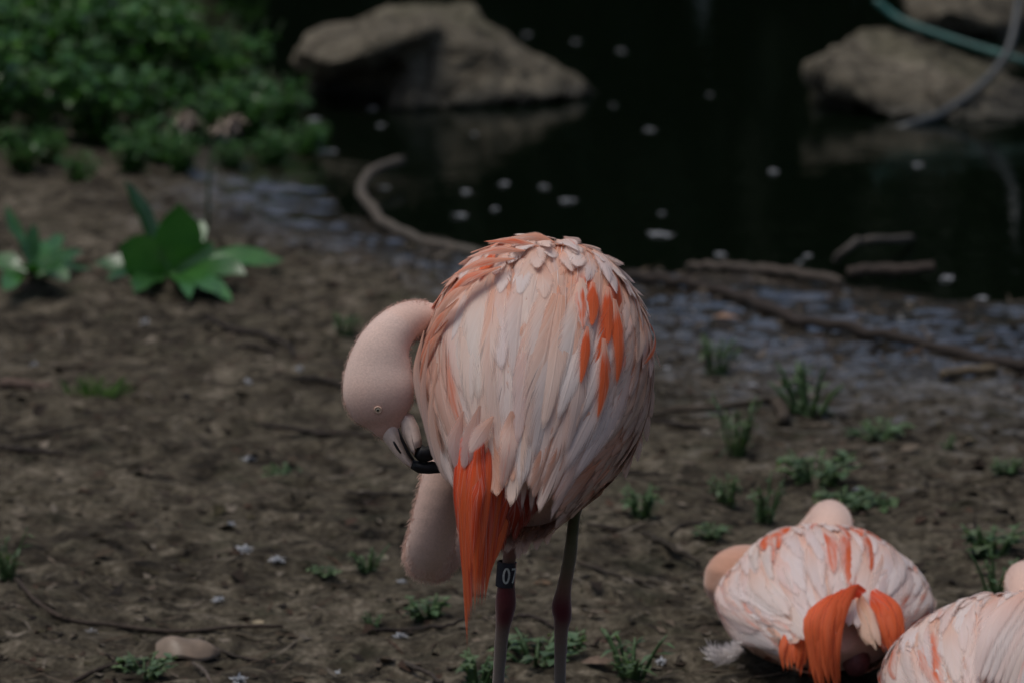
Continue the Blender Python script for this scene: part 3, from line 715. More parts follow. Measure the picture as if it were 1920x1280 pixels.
class Bird:
    def __init__(s, label, base, C, e3, a, rx, ry, tap=.12, cone=.55, rmin=.35, bumps=(), group=None):
        s.root = thing('flamingo', label, 'flamingo', base, group); s.base = np.asarray(base, float)
        s.C = np.asarray(C); s.e3 = unit(e3)
        ex = np.array([1., 0, 0]); s.e1 = unit(ex - np.dot(ex, s.e3) * s.e3); s.e2 = np.cross(s.e3, s.e1)
        s.a, s.rx, s.ry, s.tap, s.cone, s.rmin, s.bumps = a, rx, ry, tap, cone, rmin, bumps
        xs = np.linspace(-.999, 1.6, 110); ph = np.linspace(-180, 180, 180)
        PX, PH = np.meshgrid(xs, ph, indexing='ij')
        s.sx, s.sph = PX.ravel(), PH.ravel()
        pts = np.array([s.pt(x, p) for x, p in zip(s.sx, s.sph)])
        s.spx, s.spy = proj(pts)
        cen = s.C + np.outer(s.sx * a, s.e3)
        s.face = np.einsum('ij,ij->i', pts - cen + np.outer(-.0 * s.sx, s.e3), CAM - pts) > 0
        s.sd = pts[:, 1]; s.count = 0
    def prof(s, x):
        xj = .62
        f = lambda q: math.sqrt(max(0., 1 - q * q)) * (1 - s.tap * q)
        if x <= xj: return f(x)
        return max(s.rmin, f(xj) - s.cone * (x - xj)) if x > xj else f(x)
    def pt(s, x, ph, off=0.):
        r = s.prof(x); p = R(ph); c, sn = math.cos(p), math.sin(p)
        k = 1.0
        for (bx, bp, sx_, sp_, amp) in s.bumps:
            dp = (ph - bp + 180) % 360 - 180
            k += amp * math.exp(-((x - bx) / sx_) ** 2 - (dp / sp_) ** 2)
        return s.C + s.e3 * (x * s.a) + (s.e1 * c * s.rx + s.e2 * sn * s.ry) * r * k + unit(s.e1 * c / s.rx + s.e2 * sn / s.ry - s.e3 * (-.0)) * off
    def nrm(s, x, ph):
        d = .02
        a = s.pt(x + d, ph) - s.pt(x - d, ph); b = s.pt(x, ph + 2) - s.pt(x, ph - 2)
        n = unit(np.cross(a, b)); c = s.pt(x, ph) - s.C
        return n if np.dot(n, s.e1 * math.cos(R(ph)) + s.e2 * math.sin(R(ph))) > 0 else -n
    def at(s, px, py, xmin=-1):
        d = (s.spx - px) ** 2 + (s.spy - py) ** 2 + np.where(s.face & (s.sx >= xmin), 0, 1e5)
        i = int(np.argmin(d)); return s.sx[i], s.sph[i]
    def line(s, x0, p0, L, drift, lift0, lift, n=9, curl=0., p1=None, x1=None, sag=0.):
        """centre line running back over the plumage from (x0,p0)"""
        if x1 is not None:
            ts = np.linspace(0, 1, n)
            xs = x0 + (x1 - x0) * ts; ps = p0 + (p1 - p0) * ts
        else:
            xs = [x0]; ps = [p0]; ds = L / (n - 1)
            for i in range(n - 1):
                x, p = xs[-1], ps[-1]
                sp = np.linalg.norm(s.pt(x + .01, p + drift * .01) - s.pt(x, p)) / .01
                dx = min(ds / max(sp, 1e-4), .5); xs.append(x + dx); ps.append(p + drift * dx)
            ts = np.linspace(0, 1, n)
        C_, N_ = [], []
        Lr = L if x1 is None else np.linalg.norm(s.pt(x1, p1) - s.pt(x0, p0))
        for t, x, p in zip(ts, xs, ps):
            nn = s.nrm(x, p)
            C_.append(s.pt(x, p) + nn * (lift0 + lift * t * Lr + curl * t ** 3 * Lr) + np.array([0, 0, -sag * t * t * Lr])); N_.append(nn)
        return np.array(C_), N_
    def feather(s, geo, color, streak=0., name='feather', into=None):
        v, f, uv = geo
        if into is not None:
            into.add(v, f, uv); return
        o = mk(name, v, f, M_FEATHER, s.root, s.base, uvs=uv); o.color = (*jit(color), streak); s.count += 1
        return o
    def shell(s, x_end=1.25):
        xs = list(np.linspace(-1, .9, 26)) + list(np.linspace(.95, x_end, 5))
        V = []; n = 32
        for x in xs:
            for j in range(n):
                p = -180 + 360 * j / n
                if x >= .95:
                    k = 1 - (x - .9) / (x_end - .9) * .8
                    V.append(s.C + s.e3 * x * s.a + (s.pt(x, p) - s.C - s.e3 * x * s.a) * k)
                else: V.append(s.pt(max(x, -.9999), p, -.004))
        Fc = [[i * n + j, i * n + (j + 1) % n, (i + 1) * n + (j + 1) % n, (i + 1) * n + j] for i in range(len(xs) - 1) for j in range(n)]
        V.append(s.C - s.e3 * s.a); V.append(s.C + s.e3 * (x_end + .03) * s.a); a, b = len(V) - 2, len(V) - 1
        m = (len(xs) - 1) * n
        Fc += [[a, (j + 1) % n, j] for j in range(n)] + [[b, m + j, m + (j + 1) % n] for j in range(n)]
        return np.array(V), Fc
    def skin(s, shells, vox=.0032, it=5):
        """shells: (verts, faces, colour array) -> one continuous body mesh"""
        v, f, nn = voxel([(q[0], q[1]) for q in shells], vox, it)
        src = np.vstack([q[0] for q in shells]); cc = np.vstack([np.broadcast_to(np.asarray(q[2], float), (len(q[0]), 3)) for q in shells])
        kd = KDTree(len(src))
        for i, p in enumerate(src): kd.insert(p, i)
        kd.balance()
        c = np.empty((len(v), 3))
        for i, p in enumerate(v):
            w = 0; a = np.zeros(3)
            for (_, k, d) in kd.find_n(p, 3): q = 1 / (d + 1e-4); a += cc[k] * q; w += q
            c[i] = a / w
        s.body = mk('body', v, f, M_BODY, s.root, s.base, cols=c)
        s.bv, s.bn, s.bc = v, nn, c
        return s.body
    def rim(s, mask, lim=.38):
        w_ = CAM - s.bv; w_ /= np.linalg.norm(w_, axis=1)[:, None]
        return mask & (np.abs(np.einsum('ij,ij->i', w_, s.bn)) < lim)
    def fuzz(s, mask, n, L, flow, name='down', wid=.0002):
        """short down strands standing on the chosen part of the skin"""
        idx = np.nonzero(mask)[0]; pick = nrng.choice(idx, n)
        V = []; Fc = []; Cc = []
        for k in pick:
            p, nn = s.bv[k], s.bn[k]
            p = p + nrng.normal(0, .0012, 3)
            d = unit(nn * .30 + flow(p) * .9 + nrng.normal(0, .22, 3)); sd_ = unit(np.cross(d, nrng.normal(0, 1, 3))) * wid
            l = L * nrng.uniform(.5, 1.2); b = len(V)
            V += [p - sd_, p + sd_, p + d * l * .6 + nn * l * .05, p + d * l]
            V[b + 2] = V[b + 2] + sd_ * .5
            Fc += [[b, b + 1, b + 2], [b, b + 2, b + 3]]; Cc += [s.bc[k]] * 4
        o = mk(name, V, Fc, M_DOWN, s.root, s.base, cols=np.array(Cc)); o['kind'] = 'stuff'
        return o
def px_line(ctrl, n=10, d=None):
    """free centre line through photo pixels with depths"""
    c = catmull([np.r_[q] for q in ctrl], n)
    return np.array([P(*q) for q in c])
def inflate(outline, spine, d, thick, nrm=(0, -1, 0), rings=5, taper=1.0, tilt=0.):
    """rounded solid from an outline in photo pixels at distance d"""
    O = np.array([P(px, py, d) for px, py in outline]); S = np.array([P(px, py, d) for px, py in spine])
    SS = catmull(S, 30) if len(S) > 2 else np.linspace(S[0], S[-1], 30)
    near = np.array([SS[np.argmin(((SS - o) ** 2).sum(1))] for o in O]); nrm = unit(nrm)
    V = []; m = len(O); Fc = []
    half = np.linalg.norm(O - near, axis=1)
    along = np.array([np.argmin(((SS - o) ** 2).sum(1)) for o in O]) / 29.; tk = 1 + (taper - 1) * along
    back = np.outer(tilt * (1 - along) ** 1.5, (0, 1, 0)); O = O + back; near = near + back
    for sgn in (1, -1):
        for k in range(rings):
            f = k / (rings - 1) * .96
            h = math.sqrt(max(0, 1 - (1 - f) ** 2))
            for i in range(m): V.append(O[i] + (near[i] - O[i]) * f + nrm * sgn * thick * tk[i] * h * min(1, half[i] / (half.max() * .5)))
    for sgn in range(2):
        o = sgn * rings * m
        for k in range(rings - 1):
            for i in range(m):
                q = [o + k * m + i, o + k * m + (i + 1) % m, o + (k + 1) * m + (i + 1) % m, o + (k + 1) * m + i]
                Fc.append(q if sgn == 0 else q[::-1])
        q = [o + (rings - 1) * m + i for i in range(m)]; Fc.append(q if sgn == 0 else q[::-1])
    return np.array(V), Fc
def halton(i, b):
    f, r = 1., 0.
    while i > 0:
        f /= b; r += f * (i % b); i //= b
    return r
def tract(B, n, xr, pr, Lr, Wr, colf, drift=0., lift0=.002, lift=.05, pointed=1., curl=0., npt=9, off=0, into=None, wob=3., twist=.0, sag=0., Rc=.12):
    for i in range(n):
        x = xr[0] + (xr[1] - xr[0]) * halton(i + 1 + off, 2); p = pr[0] + (pr[1] - pr[0]) * halton(i + 1 + off, 3)
        L = rng.uniform(*Lr); W = rng.uniform(*Wr)
        dr = (drift(x, p) if callable(drift) else drift) + rng.uniform(-wob, wob)
        c, N_ = B.line(x, p, L, dr, lift0 + rng.uniform(0, .002), lift * rng.uniform(.75, 1.3), npt, curl * rng.uniform(-.3, 1.3), sag=sag)
        g = vane(c, N_, W, pointed * rng.uniform(.8, 1.25), .10, Rc, twist=rng.uniform(-.25, .25) + twist, wave=.12)
        px, py = proj(c[len(c) // 2])
        color, st = colf(x, p, float(px), float(py))
        B.feather(g, color, st, into=into)
def cover(B, name, n, xr, pr, L, W, color, streak=0., npt=6, lift=.05, off=0):
    """an even underlayer of small contour feathers, one part"""
    m = MB()
    tract(B, n, xr, pr, (L * .8, L * 1.2), (W * .8, W * 1.2), lambda *a: (color, 0), lift0=0., lift=lift, npt=npt, off=off, into=m, wob=8.)
    o = m.build(name, M_FEATHER, B.root, B.base); o.color = (*color, streak); o['kind'] = 'stuff'
    return o
def hero(B, a, b, W, color, streak=0., lift0=.006, lift=.04, pointed=1., curl=0., twist=0., xmin=-1, npt=10):
    x0, p0 = B.at(*a, xmin); x1, p1 = B.at(*b, xmin)
    c, N_ = B.line(x0, p0, 0, 0, lift0, lift, npt, curl, p1=p1, x1=x1)
    return B.feather(vane(c, N_, W, pointed, .10, .12, twist=twist, wave=.08), color, streak)
def plume(B, ctrl, W, color, streak=0., pointed=1.4, nrm=(0, -1, .15), camber=.25, npt=12, name='feather', twist=0., root=.15):
    c = px_line(ctrl, npt); N_ = [unit(nrm)] * npt
    return B.feather(vane(c, N_, W, pointed, camber, .2, twist=twist, root=root), color, streak, name)
def px_tube(rows, n, seg=16, side=(0, 1, 0)):
    """rows: px, py, d, radius in photo pixels, depth ratio"""
    q = catmull(np.array(rows, float), n)
    pts = np.array([P(*r[:3]) for r in q]); rad = q[:, 3] * q[:, 2] * 1.02 / FPX
    return (*tube(pts, rad, seg, side, q[:, 4]), q)
WHITE2 = (.86, .79, .775); PALE2 = (.84, .69, .645)
SKINC = (.66, .46, .385)
# ---------------- the standing, preening bird
Bm = Bird('standing pink flamingo preening with bent neck, orange tail and a numbered leg band', (P(1000, 700, 6.08)[0], 6.08, 0.0),
          P(1002, 716, 6.10), (-.11, -.80, -.57), .176, .1250, .124, tap=.06, cone=.85, rmin=.32,
          bumps=((-.75, 118, .35, 22, .06), (-.62, 58, .35, 20, .05), (-.75, 84, .3, 9, -.05), (.50, 186, .28, 30, -.13)))
neck_rows = [(1000, 790, 6.24, 60, 1), (930, 880, 6.28, 52, 1), (870, 975, 6.27, 47, 1), (822, 1030, 6.23, 46, 1), (806, 1042, 6.185, 46, 1), (808, 1010, 6.145, 45, 1), (828, 910, 6.15, 41, 1), (848, 800, 6.22, 39, 1), (852, 690, 6.235, 36, 1),
             (832, 622, 6.19, 36, 1), (790, 600, 6.125, 36, 1), (752, 608, 6.09, 39, .95), (722, 645, 6.075, 50, .86), (711, 692, 6.068, 64, .76), (710, 735, 6.06, 69, .70), (714, 770, 6.056, 59, .66), (718, 793, 6.054, 40, .62), (718, 810, 6.052, 24, .6), (716, 822, 6.052, 10, .5)]
nv_, nf_, nq_ = px_tube(neck_rows, 90, 20)
u_ = np.repeat(np.linspace(0, 1, 90), 20)
nc_ = np.array([np.array(SKINC) * (1.05 - .05 * 0) if t < .62 else np.array((.70, .515, .445)) + (np.array((.66, .385, .30)) - np.array((.70, .515, .445))) * min(1, max(0, (t - .74) / .14)) for t in u_]); nc_ = np.vstack([nc_, nc_[:1], nc_[-1:]])
def leg(rows, foot):
    pts = [P(*r[:3]) for r in rows]; rad = [r[3] for r in rows]; cols = [r[4] for r in rows]
    d = rows[-1][2]; x = P(foot[0], foot[1], d)[0]
    fz = gz(x, d) + .006
    ft = np.array([x, d, fz])
    for t in (.35, .7, .95, 1.0):
        pts.append(pts[len(rows) - 1] + (ft - pts[len(rows) - 1]) * t); rad.append(.0073 if t < .9 else .010); cols.append((.12, .095, .08))
    q = catmull(np.hstack([np.array(pts), np.array(rad)[:, None], np.array(cols)]), 60)
    v, f = tube(q[:, :3], q[:, 3], 14)
    c = np.clip(np.vstack([np.repeat(q[:, 4:], 14, axis=0), q[:1, 4:], q[-1:, 4:]]), 0, 1)
    out = [(v, f, c)]
    tips = []
    for a in (-36, 0, 36):
        tip = ft + np.array([math.sin(R(a)) * .075, math.cos(R(a)) * .075, 0]); tip[2] = gz(tip[0], tip[1]) + .004; tips.append(tip)
        tv, tf = tube(catmull([ft, (ft + tip) / 2 + np.array([0, 0, .003]), tip], 8), np.linspace(.0075, .004, 8), 8); out.append((tv, tf, (.12, .095, .08)))
    wb = [ft] + [ft + (t - ft) * .85 for t in tips]
    hv, hf = hull([p + np.array([0, 0, s]) for p in wb for s in (-.003, .003)]); out.append((hv, hf, (.12, .09, .075)))
    return out
HK = (.075, .012, .015); SH = (.10, .075, .05); OL = (.095, .08, .045); DR = (.22, .03, .02)
legL = leg([(990, 905, 6.09, .030, DR), (972, 975, 6.07, .019, DR), (958, 1030, 6.06, .0088, (.16, .06, .045)), (951, 1075, 6.057, .0080, SH), (949, 1105, 6.055, .0105, HK), (948, 1132, 6.05, .0120, HK), (945, 1160, 6.05, .0098, HK), (941, 1190, 6.05, .0080, (.12, .085, .07)), (934, 1280, 6.05, .0071, (.13, .11, .095))], (915, 1560))
legR = leg([(1098, 880, 6.11, .030, SKINC), (1080, 945, 6.09, .0088, OL), (1069, 1040, 6.08, .0080, OL), (1058, 1100, 6.075, .0086, (.12, .06, .04)), (1053, 1135, 6.07, .0115, HK), (1055, 1156, 6.07, .0106, HK), (1052, 1185, 6.07, .0082, (.12, .075, .06)), (1050, 1280, 6.07, .0071, (.13, .11, .095))], (1050, 1560))
sv, sf = Bm.shell(1.0)
shc = np.tile(np.array((.60, .42, .33)), (len(sv), 1))
Bm.skin([(sv, sf, shc), (nv_, nf_, nc_)] + legL + legR, .0032, 5)
# down on neck and head, and over the belly
bqx, bqy = proj(Bm.bv)
headmask = (bqx < 800) & (bqy > 540) & (bqy < 830)
loopmask = (bqx < 880) & (bqy > 880) & (bqy < 1110)
nkpath = P(740, 700, 6.06)
Bm.fuzz(Bm.rim(headmask), 7000, .0026, lambda p: unit(np.array([p[0] - nkpath[0], 0, p[2] - nkpath[2]])) * .3 + np.array([.15, 0, -.4]))
Bm.fuzz(Bm.rim(loopmask, .45), 6000, .0075, lambda p: np.array([-.2, -.1, -.7]))
bellymask = (bqx > 980) & (bqy > 600) & (bqy < 1000)
Bm.fuzz(bellymask, 7000, .007, lambda p: unit(Bm.e3 * 1.0 + np.array([0, 0, -.2])))
# feathers
BELLY = (.60, .43, .34)
cover(Bm, 'belly_feathers', 380, (-.98, .95), (-185, 5), .055, .012, BELLY, 0., 6, .045)
cover(Bm, 'contour_feathers', 330, (-.95, .8), (-15, 195), .07, .013, (.78, .46, .34), .05, 6, .02, off=500)  # peach tone also stands for warm shade between the feathers on top
def lerp3(a, c, t): return tuple(p + (q - p) * t for p, q in zip(a, c))
def col_main(x, p, px, py):
    r = rng.random()
    if 1080 < px < 1165 and 530 < py < 760: return lerp3(WHITE, PALE, r), (rng.uniform(.5, .85) if rng.random() < .72 else .1)
    if px < 850 and py < 760: return lerp3(PINK, PALE, r), rng.uniform(.15, .5) if r < .5 else .05
    if py < 520 and px < 990: return PINK, rng.uniform(.2, .5)
    if py > 690 and px > 1205 - (py - 700) * .62: return lerp3(BELLY, BEIGE, r), 0.
    if py > 800: return lerp3(LILAC, PALE, r), 0.
    if px > 1150: return lerp3(BEIGE, PALE, .35 + .65 * r), rng.uniform(0, .2)
    return lerp3(WHITE, PALE, r), 0.
# secondaries forming the lower skirt, then long tertials and scapulars, then the coverts above them
dv = lambda x, p: (96 - p) * .04
tract(Bm, 34, (.0, .45), (25, 178), (.12, .16), (.015, .020), col_main, drift=dv, lift0=.001, lift=.020, pointed=1.35, npt=11, off=20, sag=.05)
tract(Bm, 38, (-.62, .0), (22, 176), (.14, .21), (.019, .026), col_main, drift=dv, lift0=.002, lift=.026, pointed=1.35, npt=14, off=90, sag=.04, twist=.08)
tract(Bm, 44, (-.65, .15), (-20, 44), (.06, .10), (.009, .012), col_main, lift0=.002, lift=.03, pointed=1.3, npt=11, off=170, wob=6)
tract(Bm, 34, (-.75, -.1), (138, 198), (.12, .18), (.011, .014), col_main, lift0=.002, lift=.026, pointed=1.5, npt=12, off=260)
tract(Bm, 66, (-.96, -.50), (10, 175), (.04, .08), (.010, .015), lambda x, p, px, py: ((PINK, rng.uniform(.1, .6)) if px < 960 and rng.random() < .6 else (lerp3(WHITE, PALE, rng.random()), .0 if rng.random() < .8 else .3)), lift0=.003, lift=.045, pointed=1.3, curl=.10, npt=8, off=330, wob=26.)
# individual feathers that stand out
for a, b, W, c, st in [((942, 540), (944, 702), .020, WHITE, 0), ((905, 515), (850, 645), .015, WHITE, 0), ((980, 488), (978, 560), .015, WHITE, 0), ((1018, 500), (1024, 570), .014, PALE, 0), ((955, 500), (940, 560), .012, WHITE, 0),
                       ((935, 480), (903, 537), .008, PALE, .75), ((1088, 530), (1083, 625), .009, WHITE, .5), ((1105, 540), (1102, 622), .008, PALE, .8), ((1130, 545), (1130, 655), .009, PALE, .75), ((1146, 570), (1140, 728), .009, PALE, .7), ((1092, 620), (1084, 726), .006, PALE, .8), ((1122, 640), (1108, 790), .009, PALE, .62), ((1185, 590), (1190, 690), .006, PALE, .55),
                       ((1050, 560), (1015, 810), .016, PALE, 0), ((1000, 600), (968, 840), .016, LILAC, 0), ((1075, 600), (1050, 860), .014, LILAC, 0)]:
    hero(Bm, a, b, W * (1.25 if st else 1.), c, min(1., st * 1.12), lift0=.008 if st else .004, lift=.02, pointed=1.5, npt=14)
# fine filaments that loosen the vane edges
def filaments(B, name, n, xr, pr, Lr, colf, off, wid=.0006, lift=.006):
    m = MB()
    for i in range(n):
        x = xr[0] + (xr[1] - xr[0]) * halton(i + 1 + off, 2); p = pr[0] + (pr[1] - pr[0]) * halton(i + 1 + off, 3)
        c, N_ = B.line(x, p, rng.uniform(*Lr), rng.uniform(-9, 9), lift * rng.uniform(.6, 1.2), .03 * rng.uniform(.3, 1.6), 6)
        px, py = proj(c[3]); co, st = colf(x, p, float(px), float(py))
        co = lerp3(co, (.76, .19, .06), min(.8, st * rng.uniform(.3, 1.2)))
        v, f, uv = vane(c, N_, wid * rng.uniform(.6, 1.4), 1.5, 0, .2, nv=2)
        m.add(v, f, uv, jit(co, .08))
    o = m.build(name, M_DOWN, B.root, B.base); o['kind'] = 'stuff'
filaments(Bm, 'feather_barbs', 320, (-.9, .45), (-15, 195), (.02, .06), col_main, 3000, .0004, .004)
# wisps along the left shoulder
for ctrl, W in [([(1010, 462, 6.112), (960, 452, 6.112), (905, 453, 6.102)], .006), ([(985, 470, 6.092), (930, 468, 6.082), (872, 484, 6.072)], .007), ([(965, 485, 6.072), (900, 492, 6.062), (845, 518, 6.062)], .007), ([(940, 500, 6.062), (870, 525, 6.052), (812, 585, 6.062)], .008),
                ([(900, 520, 6.052), (840, 560, 6.047), (795, 630, 6.062)], .008), ([(860, 560, 6.042), (815, 610, 6.047), (780, 690, 6.062)], .008), ([(1040, 455, 6.132), (1000, 444, 6.132), (950, 447, 6.122)], .008), ([(840, 600, 6.042), (800, 660, 6.047), (778, 760, 6.062)], .008)]:
    plume(Bm, ctrl, W, (.76, .44, .33), rng.uniform(.25, .62), 2.0, (-.5, -.6, .5))
# pale feather tips hanging over the bill
for ctrl, W, c in [([(805, 640, 6.035), (792, 740, 6.03), (810, 840, 6.02), (824, 878, 6.015)], .006, LILAC), ([(820, 680, 6.02), (808, 780, 6.015), (826, 870, 6.005), (840, 905, 6.0)], .008, PALE), ([(845, 720, 6.0), (835, 800, 6.0), (846, 862, 5.99), (858, 885, 5.985)], .009, LILAC),
                   ([(795, 620, 6.04), (780, 690, 6.04), (786, 750, 6.035), (800, 810, 6.03)], .006, PALE)]:
    plume(Bm, ctrl, W, c, 0., 1.5, (-.5, -.8, .2))
# long orange tail plumes
for k in range(16):
    u = k / 15.; x0_ = 860 + 110 * u; tipx = (874, 876, 880, 884, 880, 890, 886, 896, 892, 902, 900, 908, 912, 918, 924, 932)[k]; tipy = (1130, 1218, 1175, 1160, 1085, 1150, 1050, 1140, 1090, 1142, 1020, 1136, 1110, 1080, 1060, 1010)[k]
    dd = 5.94 - .02 * math.sin(math.pi * min(1, u * 1.2)) + rng.uniform(-.004, .004)
    plume(Bm, [(x0_, 805 + 15 * (1 - u), dd + .03), (x0_ - 8 + 6 * (1 - u), 900, dd + .004), ((x0_ + tipx) / 2 - 2, 1000 if tipy > 1050 else 950, dd - .008), (tipx, tipy, dd - .012)], rng.uniform(.0075, .0105), jit(RED if k % 3 else (.62, .07, .015), .12), .6 if k % 3 else .1, 1.9, ((u - .5) * .9, -1, .1), .3, 14, root=.3)
for ctrl, W, st in [([(960, 770, 5.945), (958, 800, 5.94), (952, 850, 5.925), (940, 920, 5.918)], .013, .35), ([(925, 780, 5.945), (900, 815, 5.935), (880, 850, 5.925)], .011, .1), ([(985, 790, 5.95), (990, 850, 5.95), (985, 910, 5.95), (976, 955, 5.95)], .011, 0.), ([(1010, 800, 5.965), (1015, 870, 5.965), (1005, 940, 5.965), (1000, 958, 5.965)], .011, 0.), ([(900, 760, 5.95), (880, 830, 5.94), (868, 880, 5.935)], .012, 0.), ([(868, 770, 5.97), (852, 830, 5.96), (858, 885, 5.955)], .010, 0.)]:
    plume(Bm, ctrl, W, PALE if st else LILAC, st, 1.3, (0, -1, .15), .15)
# dark crimson leg feathers below the tail
for ctrl, W in [([(952, 850, 5.96), (956, 930, 5.94), (950, 1012, 5.95)], .013), ([(974, 860, 5.96), (978, 940, 5.945), (962, 1018, 5.955)], .013), ([(994, 870, 5.965), (998, 930, 5.95), (980, 992, 5.96)], .012), ([(940, 870, 5.955), (943, 960, 5.935), (941, 1040, 5.945)], .010), ([(1008, 880, 5.97), (1010, 925, 5.955), (996, 968, 5.965)], .010), ([(964, 870, 5.95), (966, 950, 5.935), (956, 1000, 5.945)], .011)]:
    plume(Bm, ctrl, W, DEEP, 0., 1.2, (.1, -1, .1))
# pale tips of the innermost secondaries above them
for tx, ty in ((962, 945), (978, 958), (995, 962), (1012, 955), (1030, 940), (1048, 925), (1066, 912), (1085, 895), (950, 915), (1005, 925), (1035, 905)):
    plume(Bm, [(tx + 14, ty - 160, 5.975 + abs(tx - 970) * .0004), (tx + 8, ty - 90, 5.945 + abs(tx - 970) * .0004), (tx, ty, 5.93 + abs(tx - 970) * .0004)], rng.uniform(.008, .011), LILAC, 0., 1.7, (.1, -1, .15), .15)
# ruffled far flank showing past the right edge of the back
for a_, b_, W in (((1196, 610), (1221, 690), .011), ((1205, 650), (1224, 735), .011), ((1208, 700), (1222, 785), .012), ((1200, 745), (1214, 830), .012), ((1190, 790), (1196, 868), .012), ((1176, 820), (1172, 900), .012)):
    m_ = ((a_[0] + b_[0]) / 2 + 7, (a_[1] + b_[1]) / 2)
    plume(Bm, [(*a_, 6.125), (*m_, 6.12), (*b_, 6.125)], W, lerp3(BELLY, PALE, rng.random() * .6), 0., 1.0, (.8, -.6, .2), .3, root=.3)
# bill, eye
Zb = lambda pts: [(620 + a / 3.369, 540 + b / 3.369) for a, b in pts]
um = inflate(Zb([(318, 945), (318, 880), (345, 810), (395, 790), (424, 860), (448, 960), (488, 1045), (522, 1088), (505, 1138), (450, 1100), (400, 1052), (350, 992)]), Zb([(365, 840), (440, 1020), (505, 1105)]), 6.043, .0110, taper=.7, tilt=.011)
o_up = mk('upper_mandible', *um, M_BILLPINK, Bm.root, Bm.base)
v, f = inflate(Zb([(520, 1080), (590, 1100), (640, 1090), (672, 1100), (712, 1135), (695, 1166), (620, 1172), (555, 1168), (503, 1136)]), Zb([(530, 1115), (690, 1140)]), 6.043, .0078, taper=.6)
mk('bill_tip', v, f, M_BILLBLACK, o_up, Bm.base)
v, f = inflate(Zb([(392, 965), (404, 965), (425, 1000), (448, 1040), (440, 1045), (415, 1015), (396, 980)]), Zb([(400, 975), (440, 1035)]), 6.034, .0022)
mk('nostril', v, f, M_BILLBLACK, o_up, Bm.base)
lm = inflate(Zb([(432, 850), (465, 800), (520, 815), (556, 880), (572, 940), (580, 988), (545, 1000), (528, 1060), (492, 1015), (456, 945)]), Zb([(490, 840), (530, 1000)]), 6.042, .0115, taper=.85, tilt=.011)
o_lo = mk('lower_mandible', *lm, M_BILLPINK, Bm.root, Bm.base)
v, f = inflate(Zb([(578, 985), (548, 998), (526, 1060), (560, 1095), (600, 1100), (640, 1085), (668, 1060), (655, 1000), (630, 980), (600, 1000)]), Zb([(570, 1030), (640, 1050)]), 6.042, .0095, taper=.7)
mk('bill_tip', v, f, M_BILLBLACK, o_lo, Bm.base)
v, f = inflate(Zb([(424, 885), (434, 892), (452, 955), (492, 1025), (530, 1080), (516, 1090), (478, 1040), (442, 960)]), Zb([(430, 900), (460, 975), (520, 1080)]), 6.0355, .0045)
mk('bill_gap_shade', v, f, M_BILLBLACK, o_lo, Bm.base)  # solid black strip put in for the shade between the mandibles
ep = (bqx - 708) ** 2 + (bqy - 769) ** 2
cand = np.nonzero(ep < 30)[0]; ei = cand[np.argmin(Bm.bv[cand, 1])]; epos = Bm.bv[ei]; en = unit(Bm.bn[ei] + np.array([0, -.4, .05]))
ea = unit(np.cross(en, (0, 0, 1))); eb = np.cross(en, ea)
ring = [epos + en * .0008 + (ea * math.cos(t) + eb * math.sin(t) * .95) * .0036 for t in np.linspace(0, 2 * math.pi, 25)]
v, f = tube(ring, .0011, 8, side=en, cap=False); o_eye = mk('eye', v, f, M_EYERING, Bm.root, Bm.base)
def ball(c, r, nrm, flat=.6, n=8, m=14):
    V = []; 
    for i in range(n + 1):
        th_ = math.pi * i / n
        for j in range(m):
            ph_ = 2 * math.pi * j / m
            V.append(c + (ea * math.cos(ph_) * math.sin(th_) + eb * math.sin(ph_) * math.sin(th_) + nrm * math.cos(th_) * flat) * r)
    return V, [[i * m + j, i * m + (j + 1) % m, (i + 1) * m + (j + 1) % m, (i + 1) * m + j] for i in range(n) for j in range(m)]
mk('iris', *ball(epos + en * .0002, .0031, en), M_IRIS, o_eye, Bm.base)
mk('pupil', *ball(epos + en * .0020, .0013, en, .5), M_PUPIL, o_eye, Bm.base)
# numbered leg band
bt, bb_ = P(951, 1052, 6.057), P(947, 1098, 6.056); ax = unit(bt - bb_); hb = np.linalg.norm(bt - bb_)
s1 = unit(np.array([1., 0, 0]) - ax[0] * ax); s2 = np.cross(ax, s1); rb = .0108
if s2[1] > 0: s2 = -s2
def cyl(ang, h, r): return bb_ + ax * h + (s1 * math.sin(ang) + s2 * math.cos(ang)) * r
V = []; ns = 24
for r_, order in ((rb, (0, hb)), (rb - .0018, (hb, 0))):
    for h in order: V += [cyl(2 * math.pi * k / ns, h, r_) for k in range(ns)]
Fc = [[q * ns + k, q * ns + (k + 1) % ns, ((q + 1) % 4) * ns + (k + 1) % ns, ((q + 1) % 4) * ns + k] for q in range(4) for k in range(ns)]
o_band = mk('leg_band', V, Fc, M_BAND, Bm.root, Bm.base, smooth=False); o_band['label'] = 'navy leg band with the white number 07'
def stroke(pts, w):
    """flat lettering stroke on the band; pts (arc metres, height metres)"""
    p = np.array(pts); T = np.gradient(p, axis=0); T /= np.linalg.norm(T, axis=1)[:, None]; Nn = np.stack([-T[:, 1], T[:, 0]], 1)
    V = []
    for q, nn in zip(p, Nn):
        for sg in (-1, 1):
            a, h = q + nn * w * sg; V += [cyl(a / rb, h, rb + .0004)]
    return V, [[2 * i, 2 * i + 1, 2 * i + 3, 2 * i + 2] for i in range(len(p) - 1)]
h0, dh, dw = hb * .5, hb * .29, .0030
t_ = np.linspace(0, 2 * math.pi, 29)
mk('digit', *stroke(np.stack([.0002 + dw * np.sin(t_), h0 + dh * np.cos(t_)], 1), .0011), M_BANDTEXT, o_band, Bm.base)
sev = [(.0058, h0 + dh * .95)] + [(.0058 + .0062 * k / 4, h0 + dh * .95) for k in range(1, 5)]
